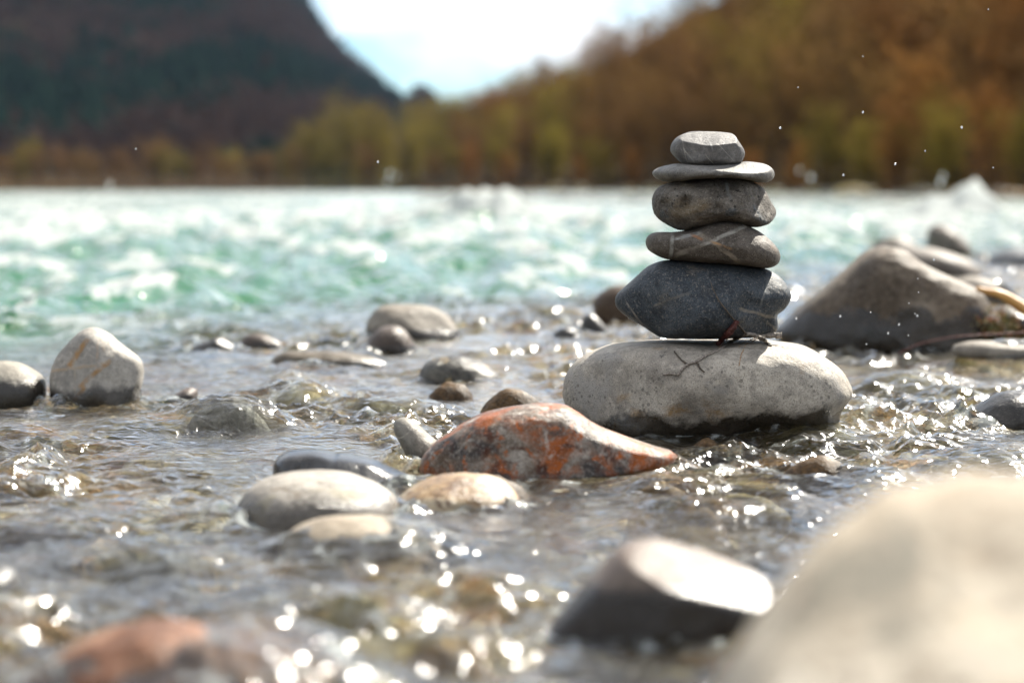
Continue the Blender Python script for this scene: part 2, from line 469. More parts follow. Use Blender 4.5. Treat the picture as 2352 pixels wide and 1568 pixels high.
s1_pts = Z1([(800,190),(815,150),(850,115),(900,92),(960,78),(1080,78),(1200,88),(1240,108),(1268,150),(1300,200),(1308,240),(1290,290),(1250,312),(1180,322),(1050,328),(950,325),(890,308),(840,265),(805,225)])
fr = frame_of(s1_pts, YC)
WV = (0.42,0.42,0.40)
m1 = stone_mat("charcoal_stone_with_white_veins", [(0.12,0.117,0.12),(0.185,0.18,0.18),(0.26,0.255,0.25)], 1.2, speck=0.28, speck_light=(0.22,0.21,0.2),
               veins=[vein(fr, YC, 1556,327,1562,352,1.6,WV,0.004,0.1), vein(fr, YC, 1562,350,1582,378,1.6,WV,0.004,0.1), vein(fr, YC, 1577,326,1586,372,1.0,WV,0.004,-0.2),
                      vein(fr, YC, 1624,330,1628,345,2.6,(0.26,0.27,0.28),0.006), vein(fr, YC, 1626,343,1668,380,1.2,WV,0.006,0.2), vein(fr, YC, 1626,346,1660,384,1.2,WV,0.010,-0.2),
                      vein(fr, YC, 1556,327,1640,302,1.3,WV,0.003,0.5), vein(fr, YC, 1612,326,1650,304,1.3,WV,0.003,0.6)], rough=0.55)
s1 = stone("cairn_stone", "topmost charcoal stone of the cairn with thin white veins", s1_pts, YC, 0.046, m1, 6, amp=0.035,
           clips=[(0.02,-0.34,0.94,0.70,0.02),(0.35,-0.93,-0.1,0.88,0.03),(-0.45,-0.88,-0.12,0.88,0.03)], seed=44, p=0.72, q=0.72)

# --- boulders standing in the water
G = 0.0
m_tan = stone_mat("warm_grey_boulder", [(0.06,0.044,0.03),(0.115,0.088,0.064),(0.26,0.215,0.165)], 1.0, speck=0.25, wet=0.055, wet_amp=0.035, wet_dark=0.16,
                  patches=[((0.10,0.105,0.10), 9, 0.52, 0.68, 2.0), ((0.22,0.14,0.07), 20, 0.62, 0.72, 6.0)], rough=0.6)
stone("boulder", "large hump-backed grey boulder behind the cairn to its right", Z7([(150,850),(200,775),(300,685),(450,572),(570,470),(680,370),(760,330),(830,315),(900,325),(960,350),(1080,430),(1250,510),(1380,570),(1440,640),(1475,700),(1530,765),(1590,820),(1560,900),(1450,970),(1300,1030),(1000,1060),(700,1060),(400,1020),(220,930)]),
      3.93, 0.15, m_tan, 6, amp=0.06, clips=[(0.15,-0.97,0.12,0.78,0.09),(-0.6,-0.78,0.10,0.82,0.09)], seed=51, cat="boulder")
m_white = stone_mat("white_grey_boulder_with_ochre_seams", [(0.24,0.23,0.22),(0.36,0.35,0.335),(0.47,0.46,0.44)], 0.9, speck=0.15, wet=0.018, wet_amp=0.012, wet_dark=0.2, rough=0.6,
                    patches=[((0.17,0.17,0.175), 10, 0.56, 0.64, 7.0)],
                    veins=[vein(frame_of(Z3([(395,900),(720,447),(1120,760),(700,1130)]), 2.93), 2.93, 0,0,1,1,0.001,VEIN)] if False else ())
lp = Z3([(395,900),(400,820),(430,720),(470,640),(530,570),(600,500),(660,460),(720,447),(780,460),(850,500),(930,570),(1020,630),(1090,690),(1122,760),(1118,850),(1105,930),(1090,1020),(1030,1130),(700,1200),(470,1170),(405,1010)])
fr = frame_of(lp, 2.93)
OC = (0.36,0.20,0.08)
m_white = stone_mat("white_grey_boulder_with_ochre_seams", [(0.30,0.285,0.27),(0.46,0.445,0.42),(0.60,0.585,0.56)], 0.9, speck=0.15, wet=0.018, wet_amp=0.012, wet_dark=0.16, rough=0.6,
                    patches=[((0.17,0.17,0.175), 12, 0.56, 0.64, 7.0)],
                    veins=[vein(fr, 2.93, 212,775,172,836,9.5,OC,0.008), vein(fr, 2.93, 262,826,198,878,7.6,OC,0.008), vein(fr, 2.93, 125,848,262,826,4.8,(0.42,0.32,0.22),0.01),
                           vein(fr, 2.93, 236,770,238,838,3.8,(0.45,0.36,0.28),0.006), vein(fr, 2.93, 186,820,188,925,3.8,(0.4,0.36,0.3),0.004),
                           vein(fr, 2.93, 210,880,180,920,7.6,OC,0.01), vein(fr, 2.93, 246,775,250,800,3.8,(0.45,0.36,0.28),0.006)])
stone("boulder", "tall pointed white-grey boulder with ochre seams at the left", lp, 2.93, 0.06, m_white, 5, amp=0.05,
      clips=[(-0.35,-0.9,0.25,0.80,0.05),(0.55,-0.8,0.2,0.78,0.04)], seed=61, cat="boulder")
m_round = stone_mat("cream_grey_round_stone", [(0.22,0.205,0.175),(0.30,0.28,0.24),(0.38,0.35,0.30)], 0.9, speck=0.15, wet=0.030, wet_amp=0.010, wet_dark=0.12, rough=0.6)
stone("boulder", "round boulder with dark wet lower half at the left frame edge", Z3([(-260,920),(-200,790),(-100,722),(50,710),(180,738),(280,800),(330,860),(350,930),(345,1020),(320,1100),(200,1200),(-100,1210),(-240,1090)]),
      2.91, 0.06, m_round, 5, amp=0.04, seed=67, cat="boulder")
m_gb = stone_mat("fawn_boulder", [(0.18,0.155,0.125),(0.26,0.235,0.20),(0.34,0.315,0.275)], 0.9, speck=0.1, wet=0.018, wet_amp=0.006, wet_dark=0.14, rough=0.6)
stone("boulder", "smooth fawn boulder in mid stream with a dark wet foot", Z4([(893,300),(905,250),(940,195),(990,152),(1080,135),(1250,137),(1380,160),(1470,210),(1530,280),(1562,345),(1562,400),(1500,450),(1300,470),(1000,470),(900,390)]),
      4.10, 0.07, m_gb, 5, amp=0.05, clips=[(0.4,-0.6,0.6,0.78,0.05)], seed=71, cat="boulder")
m_bs = stone_mat("dark_brown_stone", [(0.065,0.05,0.042),(0.11,0.085,0.07),(0.17,0.14,0.12)], 1.2, speck=0.1, wet=0.006, wet_amp=0.006, rough=0.45)
stone("stone", "small dark brown conical stone in front of the fawn boulder", Z4([(780,490),(870,422),(940,350),(990,305),(1050,285),(1120,290),(1180,330),(1222,392),(1262,480),(1220,540),(1000,550),(830,540)]),
      3.86, 0.05, m_bs, 5, amp=0.05, seed=73)
m_fl = stone_mat("flat_olive_brown_stone", [(0.085,0.068,0.048),(0.14,0.115,0.085),(0.20,0.175,0.14)], 1.2, speck=0.1, wet=0.004, wet_amp=0.006, rough=0.45)
stone("stone", "long low olive-brown stone lying left of the conical stone", Z4([(203,575),(235,515),(300,477),(400,465),(600,467),(800,482),(950,512),(1060,565),(1020,640),(700,660),(400,650),(250,625)]),
      3.55, 0.045, m_fl, 5, amp=0.04, seed=75)
m_li = stone_mat("black_and_ochre_patched_stone", [(0.045,0.042,0.04),(0.10,0.095,0.08),(0.17,0.15,0.12)], 1.4, speck=0.2, wet=0.001, wet_amp=0.006, rough=0.4,
                 patches=[((0.30,0.22,0.11), 22, 0.55, 0.62, 3.0),((0.025,0.025,0.025), 26, 0.55, 0.6, 6.0),((0.33,0.32,0.28), 30, 0.62, 0.68, 9.0)])
stone("stone", "black and ochre patched stone half awash left of the cairn", Z4([(1260,700),(1288,600),(1330,545),(1400,515),(1500,500),(1600,510),(1700,540),(1780,590),(1850,650),(1850,740),(1600,780),(1300,770)]),
      3.27, 0.055, m_li, 5, amp=0.06, seed=77)
# finger
fp = Z4([(1090,1012),(1100,965),(1140,940),(1200,945),(1260,985),(1330,1050),(1400,1110),(1440,1190),(1440,1300),(1400,1400),(1320,1440),(1270,1390),(1225,1305),(1185,1225),(1140,1130),(1105,1060)])
fr = frame_of(fp, 2.29)
m_fg = stone_mat("light_grey_finger_stone", [(0.20,0.19,0.165),(0.27,0.255,0.225),(0.33,0.315,0.28)], 1.2, speck=0.2, wet=0.010, wet_amp=0.004, wet_dark=0.15, rough=0.5,
                 veins=[vein(fr, 2.29, 905,995,945,962,1.8,(0.5,0.48,0.44),0.002,-0.3)], patches=[((0.08,0.06,0.05), 40, 0.69, 0.72, 2.0)])
stone("finger_stone", "small pale finger-shaped stone leaning out of the water by the rusty boulder", fp, 2.29, 0.026, m_fg, 5, amp=0.03, seed=81, cat="stone")
rp = Z4([(1278,1310),(1290,1230),(1350,1150),(1430,1080),(1550,1000),(1700,920),(1850,880),(2000,852),(2150,840),(2300,850),(2400,900),(2520,980),(2650,1040),(2800,1095),(2950,1145),(3110,1200),(3000,1290),(2500,1400),(2000,1450),(1600,1470),(1380,1450),(1300,1390)])
m_ru = stone_mat("rust_stained_quartz_boulder", [(0.11,0.075,0.05),(0.20,0.16,0.125),(0.34,0.31,0.27)], 1.6, raw=True, speck=0.3, wet=0.004, wet_amp=0.006, wet_dark=0.42, rough=0.42, spec=0.5, bumpy=1.3,
                 patches=[((0.27,0.07,0.013), 22, 0.43, 0.60, 3.0), ((0.045,0.038,0.036), 26, 0.50, 0.66, 7.7), ((0.42,0.38,0.33), 44, 0.54, 0.68, 12.0), ((0.06,0.020,0.010), 48, 0.52, 0.66, 15.0), ((0.34,0.085,0.012), 75, 0.54, 0.68, 18.0)])
stone("rusty_boulder", "long white and rust-orange stained boulder sloping into the water left of the cairn", rp, 2.20, 0.07, m_ru, 6, amp=0.05,
      clips=[(-0.5,-0.84,0.1,0.84,0.04),(0.15,-0.96,0.22,0.80,0.04)], seed=85, cat="boulder", center=(1170, 1060))
bp_ = Z4([(232,1300),(258,1232),(320,1190),(420,1175),(560,1180),(660,1205),(720,1203),(820,1220),(950,1252),(1060,1300),(1180,1352),(1285,1398),(1290,1440),(1200,1500),(1000,1500),(700,1470),(400,1430),(250,1370)])
m_bk = stone_mat("wet_black_stone", [(0.010,0.009,0.009),(0.016,0.014,0.013),(0.026,0.023,0.021)], 1.2, speck=0.05, rough=0.20, spec=0.7, bumpy=0.35)
stone("black_stone", "glossy wet black stone with a hollow near its left end", bp_, 2.11, 0.06, m_bk, 6, amp=0.03,
      clips=[(0.25,-0.55,0.75,0.72,0.04)], dents=[(712,1068,34,0.28),(700,1085,60,0.15)], seed=87, cat="stone", center=(790,1082))
m_do = stone_mat("white_banded_dome_stone", [(0.30,0.275,0.245),(0.42,0.40,0.37),(0.52,0.50,0.47)], 1.0, speck=0.12, wet=0.014, wet_amp=0.02, wet_dark=0.32, rough=0.5, bumpy=1.6, streak=(0.7,1,2.6), spec=0.5,
                 patches=[((0.17,0.12,0.075), 34, 0.60, 0.70, 5.0),((0.30,0.27,0.2), 18, 0.55, 0.66, 8.0)])
stone("dome_stone", "broad white dome-shaped stone in front of the glossy black stone", Z5([(1340,590),(1385,490),(1450,380),(1520,300),(1620,250),(1750,225),(1900,217),(2050,225),(2180,260),(2290,310),(2365,365),(2400,440),(2370,560),(2100,720),(1800,760),(1480,720)]),
      1.94, 0.075, m_do, 6, amp=0.03, seed=91, cat="stone")
m_an = stone_mat("angular_grey_pink_stone", [(0.16,0.12,0.10),(0.19,0.155,0.135),(0.23,0.205,0.185)], 1.4, speck=0.1, wet=0.030, wet_amp=0.008, wet_dark=0.10, rough=0.5)
stone("angular_stone", "angular stone with a bright sloping top and dark wet base in the foreground", Z6([(1030,1080),(1065,975),(1150,880),(1250,760),(1380,620),(1470,535),(1600,500),(1750,510),(1900,550),(2100,620),(2250,680),(2320,750),(2290,850),(2215,920),(2160,1020),(2080,1160),(1950,1290),(1500,1330),(1130,1250)]),
      1.43, 0.055, m_an, 5, amp=0.03, clips=[(0.34,-0.34,0.88,0.72,0.06),(-0.4,-0.9,0.12,0.72,0.05),(0.3,-0.95,0.0,0.78,0.03)], seed=95, cat="stone", p=0.8, q=0.8)
m_big = stone_mat("bleached_cream_boulder", [(0.36,0.29,0.21),(0.46,0.39,0.30),(0.56,0.495,0.40)], 1.3, raw=True, speck=0.08, rough=0.7,
                  patches=[((0.62,0.40,0.16), 9, 0.52, 0.85, 33.0),((0.20,0.18,0.14), 24, 0.50, 0.66, 4.0),((0.16,0.13,0.10), 60, 0.58, 0.68, 9.0)])
stone("bleached_boulder", "large blurred cream-coloured boulder in the near right corner", [(1590,1800),(1640,1680),(1705,1560),(1785,1430),(1880,1305),(1985,1195),(2110,1118),(2270,1072),(2420,1060),(2580,1090),(2650,1250),(2760,1500),(2800,1900),(2750,2500),(2100,2700),(1650,2400)],
      0.80, 0.17, m_big, 5, amp=0.06, seed=99, cat="boulder", clips=[(-0.12,-0.50,0.84,0.50,0.08)])
m_br = stone_mat("red_brown_wet_stone", [(0.08,0.032,0.016),(0.19,0.085,0.045),(0.36,0.23,0.15)], 2.0, raw=True, speck=0.1, rough=0.5, spec=0.3)
stone("stone", "reddish-brown stone awash at the bottom left corner", [(10,1690),(80,1560),(190,1470),(330,1436),(470,1446),(590,1500),(700,1590),(730,1720),(340,1800),(50,1780)],
      1.23, 0.07, m_br, 5, amp=0.09, nscale=3.0, seed=103)
m_lt = stone_mat("buff_awash_stone", [(0.26,0.21,0.15),(0.40,0.34,0.26),(0.50,0.45,0.38)], 1.6, speck=0.1, rough=0.5, patches=[((0.34,0.22,0.09), 16, 0.56, 0.68, 4.0)], wet=0.004, wet_dark=0.45)
stone("stone", "buff stone with water running over it right of the lower dome side", Z5([(1680,860),(1675,740),(1700,640),(1765,562),(1880,512),(2050,485),(2300,490),(2480,545),(2580,640),(2560,800),(2200,930),(1850,930)]),
      1.74, 0.05, m_lt, 5, amp=0.04, seed=107)
m_oc = stone_mat("ochre_streaked_stone", [(0.12,0.055,0.018),(0.30,0.18,0.07),(0.52,0.43,0.29)], 2.4, raw=True, speck=0.1, rough=0.42, streak=(0.9,1,2.4), spec=0.5, patches=[((0.10,0.05,0.02), 24, 0.56, 0.66, 2.0)])
stone("stone", "ochre-streaked wet stone between the white dome and the rusty boulder", Z6([(140,370),(215,260),(320,185),(450,142),(600,130),(740,150),(850,215),(900,310),(860,430),(500,500),(230,460)]),
      2.01, 0.06, m_oc, 5, amp=0.05, seed=109)
m_dr = stone_mat("dark_wet_ridge_stone", [(0.016,0.014,0.012),(0.030,0.026,0.022),(0.06,0.053,0.046)], 1.2, speck=0.1, rough=0.35)
stone("stone", "dark ridge-topped stone cut off by the right frame edge beyond the cream boulder", Z7([(1310,1400),(1400,1290),(1470,1240),(1560,1205),(1675,1195),(1850,1200),(2000,1300),(2050,1450),(1900,1540),(1500,1520)]),
      2.70, 0.06, m_dr, 5, amp=0.06, seed=111)
m_b2 = stone_mat("brown_mossy_stone", [(0.05,0.032,0.02),(0.09,0.06,0.04),(0.16,0.13,0.10)], 1.0, speck=0.05, rough=0.5)
stone("stone", "brown stone in the stream just left of the dark blue cairn stone", [(1362,700),(1372,678),(1400,660),(1430,655),(1470,662),(1500,690),(1510,735),(1480,770),(1420,768),(1375,745)], 4.55, 0.06, m_b2, 5, amp=0.06, seed=113)
stone("stone", "small black wet stone with a pointed top left of the cairn", [(1334,765),(1334,740),(1346,722),(1362,722),(1380,738),(1398,760),(1405,785),(1370,795),(1340,790)], 4.18, 0.022, m_dr, 4, amp=0.06, seed=115)
stone("stone", "small low black stone left of the pointed black one", [(1262,782),(1275,762),(1295,752),(1318,756),(1336,778),(1338,795),(1300,800),(1268,797)], 4.10, 0.022, m_dr, 4, amp=0.06, seed=117)
stone("stone", "low black wet rock with water breaking over it at mid left", [(434,808),(450,792),(480,782),(505,775),(525,785),(545,802),(540,822),(490,828),(445,822)], 3.86, 0.03, m_dr, 4, amp=0.09, seed=119)
stone("stone", "low brown wet rock right of the black one at mid left", [(535,806),(548,785),(570,768),(600,766),(628,778),(652,795),(640,815),(590,820),(545,818)], 3.92, 0.03, m_bs, 4, amp=0.08, seed=120)
stone("stone", "small mauve-brown stone awash right of the pointed white boulder", Z3([(1310,1060),(1340,1000),(1400,950),(1470,915),(1530,930),(1545,980),(1500,1060),(1400,1110),(1330,1110)]), 2.96, 0.03, m_bs, 4, amp=0.05, seed=121)
stone("stone", "blurred dark stone at the lower left frame edge", [(-70,1380),(-60,1330),(-20,1300),(20,1305),(45,1335),(50,1390),(0,1420)], 1.6, 0.03, m_dr, 4, amp=0.05, seed=123)
# group behind the hump boulder
m_far = stone_mat("far_grey_brown_rock", [(0.13,0.11,0.09),(0.22,0.19,0.165),(0.30,0.27,0.24)], 0.6, speck=0.05, rough=0.55, patches=[((0.05,0.042,0.036), 6, 0.5, 0.62, 2.0)])
stone("rock", "long flat ledge rock behind the hump-backed boulder", Z7([(850,345),(960,315),(1080,320),(1200,350),(1310,390),(1385,445),(1420,520),(1300,560),(1100,540),(900,440)]), 7.0, 0.15, m_far, 4, amp=0.06, seed=131)
stone("rock", "upright squarish rock behind the flat ledge rock", Z7([(1083,260),(1092,210),(1130,182),(1175,180),(1240,212),(1300,268),(1345,330),(1360,400),(1250,430),(1120,400),(1088,330)]), 8.6, 0.13, m_far, 4, amp=0.06, seed=133)
stone("rock", "low rock left of the upright rock", Z7([(710,350),(790,272),(880,250),(960,268),(1040,330),(1020,390),(880,400),(760,395)]), 9.4, 0.12, m_far, 4, amp=0.06, seed=135)
stone("rock", "bluish low rock at the right frame edge behind the driftwood", Z7([(1430,450),(1475,375),(1560,332),(1700,318),(1800,340),(1880,450),(1700,500),(1500,490)]), 7.8, 0.13, stone_mat("far_blue_rock", [(0.09,0.10,0.12),(0.15,0.16,0.18),(0.24,0.23,0.22)], 0.6, rough=0.5), 4, amp=0.05, seed=137)
stone("rock", "small brown rock between the upright rock and the bluish one", Z7([(1350,420),(1380,370),(1420,355),(1460,380),(1475,430),(1420,470),(1370,460)]), 8.2, 0.07, m_far, 4, amp=0.06, seed=139)
stone("stone", "low grey stone under the driftwood at the right frame edge", Z7([(1440,760),(1470,710),(1540,680),(1620,690),(1720,730),(1800,800),(1700,880),(1520,870)]), 3.95, 0.06, m_tan, 4, amp=0.06, seed=141)
stone("stone", "pale slab awash behind the right end of the hump-backed boulder", Z7([(1230,540),(1290,505),(1380,495),(1470,520),(1540,575),(1600,640),(1500,700),(1300,640)]), 4.6, 0.07, m_gb, 4, amp=0.04, seed=143)
stone("stone", "pale flat stone awash in front of the hump-backed boulder's right end", Z7([(1220,940),(1290,905),(1400,893),(1550,895),(1700,905),(1850,930),(1900,990),(1700,1030),(1400,1020),(1260,990)]), 3.42, 0.05, m_gb, 4, amp=0.04, seed=145)

# ------------------------------------------------------------------ stones just under the surface, each with its water hump
m_sub = [stone_mat("submerged_olive_stone", [(0.04,0.036,0.010),(0.12,0.10,0.025),(0.26,0.21,0.06)], 1.8, raw=True, speck=0.1, rough=0.5),
         stone_mat("submerged_ochre_stone", [(0.08,0.035,0.008),(0.24,0.12,0.025),(0.42,0.26,0.07)], 1.8, raw=True, speck=0.1, rough=0.5),
         stone_mat("submerged_grey_stone", [(0.08,0.07,0.055),(0.20,0.185,0.15),(0.42,0.39,0.33)], 1.8, raw=True, speck=0.1, rough=0.5),
         stone_mat("submerged_brown_stone", [(0.02,0.012,0.006),(0.06,0.035,0.016),(0.16,0.09,0.035)], 1.8, raw=True, speck=0.1, rough=0.5),
         stone_mat("submerged_yellow_stone", [(0.20,0.14,0.04),(0.42,0.33,0.13),(0.6,0.52,0.28)], 1.8, raw=True, speck=0.1, rough=0.5)]
MOUNDS = []     # x, y, half width x, half depth y, top height
for key, film in (("buff stone with water", -0.003), ("reddish-brown stone awash", -0.001), ("pale slab awash", 0.002), ("pale flat stone awash", 0.002)):
    for lb, o in STONES.items():
        if lb.startswith(key):
            co = np.empty(len(o.data.vertices) * 3); o.data.vertices.foreach_get("co", co); co = co.reshape(-1, 3) + np.array(o.location)
            x0_, x1_ = co[:, 0].min(), co[:, 0].max(); y0_, y1_ = co[:, 1].min(), co[:, 1].max(); i_ = co[:, 2].argmax()
            MOUNDS.append((x0_ * 0.4 + x1_ * 0.6, (y0_ + y1_) / 2, (x1_ - x0_) * 0.62, (y1_ - y0_) * 0.66, co[:, 2].max() + film))
def sub_stone(px0, px1, pyt, pyb, mi, label, seed, poke=0.0):
    """stone awash seen from px0..px1, crest at pyt, foot at pyb"""
    yf = CAM_H * F / (pyb - HORIZON)
    rx = (px1 - px0) / 2 / F * yf
    ry = rx * 0.75
    Y = yf + ry
    top = at((px0 + px1) / 2, pyt, Y).z
    top = max(0.004, min(top - 0.004, 0.05))
    x = ((px0 + px1) / 2 - CX) / F * Y
    v, f = ico(4)
    V = v * np.array([rx * 0.98, ry * 0.98, 0.07])
    nz = fbm3(v * 2.0 + seed * 3.1, 3, seed) * 0.10
    V = V * (1 + nz)[:, None]
    V[:, 2] += (top - 0.004) - V[:, 2].max()
    V[:, 2] += poke
    base = V[:, 2].min(); V[:, 2] -= base
    ob = link("submerged_stone", mesh_np("submerged_stone", V, f), m_sub[mi], loc=(x, Y, base))
    tag(ob, label, "stone")
    if poke == 0: MOUNDS.append((x, Y, rx * 1.25, ry * 1.3, top + 0.0015))
sub_stone(1745, 2040, 965, 1012, 0, "olive stone under a sheet of water at the foot of the cairn base, right side", 1)
sub_stone(1560, 1700, 1000, 1030, 3, "dark wet stone poking out in front of the cairn base boulder", 2, 0.006)
sub_stone(1975, 2210, 846, 893, 4, "yellowish stone under falling water right of the cairn base", 3)
sub_stone(2130, 2420, 1022, 1080, 0, "olive stone under a water hump at the right edge above the cream boulder", 4)
sub_stone(400, 640, 905, 985, 2, "grey stone under a smooth water hump right of the pointed white boulder", 5)
sub_stone(560, 800, 880, 930, 4, "yellowish stone under the water sheet below the long low stone", 6)
sub_stone(760, 990, 905, 950, 0, "olive stone in the riffle above the finger stone", 7)
sub_stone(1080, 1280, 895, 950, 3, "dark wet stone poking out of the riffle left of the cairn base", 8, 0.010)
sub_stone(960, 1110, 880, 915, 3, "dark wet stone poking out below the black and ochre patched stone", 9, 0.010)
sub_stone(-60, 140, 965, 1010, 1, "ochre stone under the riffle at the left edge", 10)
sub_stone(200, 420, 950, 990, 0, "olive stone in the riffle below the pointed white boulder", 11)
sub_stone(660, 960, 1330, 1440, 4, "yellow-buff stone under water at the lower middle", 12)
sub_stone(200, 480, 1245, 1320, 2, "grey stone under the water hump left of the white dome stone", 13)
sub_stone(1000, 1260, 1095, 1160, 3, "brown stone awash just below the rusty boulder", 14, 0.010)
sub_stone(1430, 1620, 1080, 1130, 1, "orange-brown stone under the riffle below the rusty boulder's tail", 15)
sub_stone(1760, 2000, 1045, 1100, 3, "dark wet stone breaking the riffle below the cairn base boulder", 16, 0.008)
sub_stone(1530, 1700, 1140, 1180, 1, "peach-coloured stone under water above the angular stone", 17)
sub_stone(300, 760, 1390, 1560, 1, "large ochre-brown stone under a broad water hump at the lower left", 18)
sub_stone(1150, 1340, 700, 735, 0, "olive stone under a wave behind the fawn boulder's right", 20)
sub_stone(-60, 200, 1180, 1240, 3, "brown stone in the riffle at the lower left edge", 21)
sub_stone(900, 1150, 1440, 1540, 1, "ochre-brown stone under the glittering water at the bottom middle", 22)

# ------------------------------------------------------------------ water
def deep_of(x, y):
    b = y - (5.6 + 2.0 * np.clip(x, -1.6, 3)) + 1.2 * fbm2(x * 1.3, y * 0.7, 3, 40)
    return sstep(-1.3, 1.6, b)

EMERG = []
for o in STONES.values():
    co = np.empty(len(o.data.vertices) * 3); o.data.vertices.foreach_get("co", co); co = co.reshape(-1, 3) + np.array(o.location)
    w_ = co[np.abs(co[:, 2]) < 0.012]
    if len(w_) > 12 and o.location.y < 6 and co[:, 2].max() > 0.015:
        EMERG.append(((w_[:, 0].min() + w_[:, 0].max()) / 2, (w_[:, 1].min() + w_[:, 1].max()) / 2, np.ptp(w_[:, 0]) / 2 + 0.004, np.ptp(w_[:, 1]) / 2 + 0.004))
def water_z(x, y):
    d = deep_of(x, y)
    ring = np.zeros_like(x); wake = np.zeros_like(x)
    for (ex, ey, rx, ry) in EMERG:
        dx, dy = x - ex, y - ey
        q = np.sqrt((dx / rx) ** 2 + (dy / ry) ** 2); g = (q - 1) * min(rx, ry)
        ring = np.maximum(ring, np.exp(-(g / 0.014) ** 2))
        al = -(dx * 0.75 + dy * 0.66); ac = dx * 0.66 - dy * 0.75; rr_e = (rx + ry) / 2      # flow runs towards the lower left
        wake = np.maximum(wake, np.exp(-(np.maximum(al - rr_e, 0) / (2.2 * rr_e)) ** 2) * np.exp(-(ac / (0.9 * rr_e)) ** 2) * (al > -0.3 * rr_e))
    wx = x + 0.02 * noise2(x * 9, y * 9, 3); wy = y + 0.03 * noise2(x * 7, y * 7, 4)
    patch = 0.32 + 2.1 * sstep(-0.12, 0.38, fbm2(x * 3.2, y * 1.9, 3, 21)) + 0.6 * wake + 0.15 * ring
    near = 0.0050 * noise2(wx * 8, wy * 6, 1) + patch * (0.0058 * noise2(wx * 15, wy * 19, 2) + 0.0036 * noise2(wx * 30 + wy * 10, wy * 40, 6) + 0.0012 * noise2(wx * 64 + wy * 20, wy * 80, 8))
    rid = 1 - np.abs(noise2(wx * 13 + 3, wy * 15, 12))
    near += 0.0060 * patch * (rid ** 3 - 0.4)
    a = sstep(3, 22, y)
    cut = 1 - 0.9 * sstep(13, 27, y)
    far = (0.030 + 0.036 * a) * noise2(x * 1.5, y * 0.6, 9) + (0.032 + 0.022 * a) * noise2(x * 3.6, y * 1.5, 10) + \
        (0.018 + 0.010 * a) * noise2(x * 8, y * 3.6, 11) + (0.006 + 0.004 * a) * noise2(x * 18, y * 9, 13)
    rf = 1 - np.abs(noise2(x * 1.3 + 4, y * 0.55, 14)); rg = 1 - np.abs(noise2(x * 4.1 + 9, y * 1.6, 15))
    far += (0.015 + 0.050 * a) * (rf ** 3 - 0.5) + (0.014 + 0.012 * a) * (rg ** 3 - 0.5)
    far *= cut
    near += ring * (0.0018 + 0.0015 * noise2(x * 30, y * 30, 33))
    mid = sstep(2.7, 4.2, y)
    z = near * (1 - 0.4 * d) + far * np.maximum(d, 0.17 * mid)
    for (mx, my, rx, ry, h) in MOUNDS:
        q = 1 - ((x - mx) / rx) ** 2 - ((y - my) / ry) ** 2
        m = q > -0.9
        if m.any():
            s = h * (1 - (1 - q[m]) * 0.75) + 0.5 * near[m] + 0.0018 * noise2(x[m] * 70 + y[m] * 30, y[m] * 16, 44) + 0.0009 * noise2(x[m] * 150 + y[m] * 60, y[m] * 30, 45) 
            k = 0.006
            z[m] = k * np.logaddexp(z[m] / k, s / k)
    for (mx, my, r, h) in [(-0.15, 18.0, 0.45, 0.20), (3.55, 19.0, 0.35, 0.22), (-4.2, 21, 0.7, 0.06), (-1.2, 22, 0.6, 0.07)]:
        z = z + h * np.exp(-((x - mx) ** 2 + (y - my) ** 2) / r ** 2) * (1 + 0.6 * noise2(x * 6, y * 6, 30))
    return z, d, patch, ring, wake

rows = [-1.5, -1.0, -0.5, 0.0, 0.3, 0.5]
yv = 0.62
while yv < 75:
    rows.append(yv)
    yv += 0.0023 * yv ** 1.28 if yv > 1.0 else 0.006
rows = np.array(rows)
NCOL = 720
u = np.linspace(-1.32, 1.32, NCOL)
over = np.clip(np.abs(u) - 1.0, 0, 1)
Yg = np.repeat(rows[:, None], NCOL, 1)
half = np.maximum(0.235 * Yg, 0.22)
Xg = u[None, :] * half + np.sign(u)[None, :] * (over[None, :] / 0.32) ** 2 * (3 + 1.2 * np.abs(Yg))
Zg, Dg, Pg, Rg_, Wg = water_z(Xg.ravel(), Yg.ravel())
xx, yy = Xg.ravel(), Yg.ravel()
# foam: torn white water on the river's crests, thin streaks in the riffles
a_far = sstep(5, 17, yy)
hn = Zg / (0.03 + 0.06 * a_far)
tear = fbm2(xx * 7 + 0.8 * yy, yy * 1.7, 5, 50, 0.62)
fo = sstep(0.16, 0.42, hn * 0.45 + tear * 1.15 + (a_far * 0.35 - 0.07) + 0.55 * fbm2(xx * 0.9, yy * 0.4, 3, 60)) * Dg
fo = np.maximum(fo, 0.6 * sstep(0.12, 0.5, fbm2(xx * 42 + yy * 14, yy * 20, 4, 55, 0.6)) * sstep(0.8, 2.2, Pg) * (1 - Dg))
fo = np.maximum(fo, (0.75 * Rg_ + 0.35 * Wg) * sstep(0.0, 0.45, fbm2(xx * 50, yy * 34, 4, 57, 0.6)) * (1 - Dg))
water_me = mesh_np("river_water", np.stack([xx, yy, Zg], 1), grid_faces(len(rows), NCOL))
attr(water_me, "deep", Dg); attr(water_me, "foam", fo)
t = NT("river_water")
geo = t.n("ShaderNodeNewGeometry"); P = geo.outputs["Position"]
deep = t.n("ShaderNodeAttribute", attribute_name="deep").outputs["Fac"]
foam = t.n("ShaderNodeAttribute", attribute_name="foam").outputs["Fac"]
sp3 = t.n("ShaderNodeSeparateXYZ"); t.l(P, sp3.inputs[0])
nearf = t.sm(sp3.outputs[1], 5.0, 2.6)
rip = t.noise(P, 70, 1.8, 0.5, 0.4, stretch=(0.75, 1.0, 1.0))
rip3 = t.noise(P, 13, 2, 0.5, 0.3, stretch=(1.0, 0.6, 1.0))
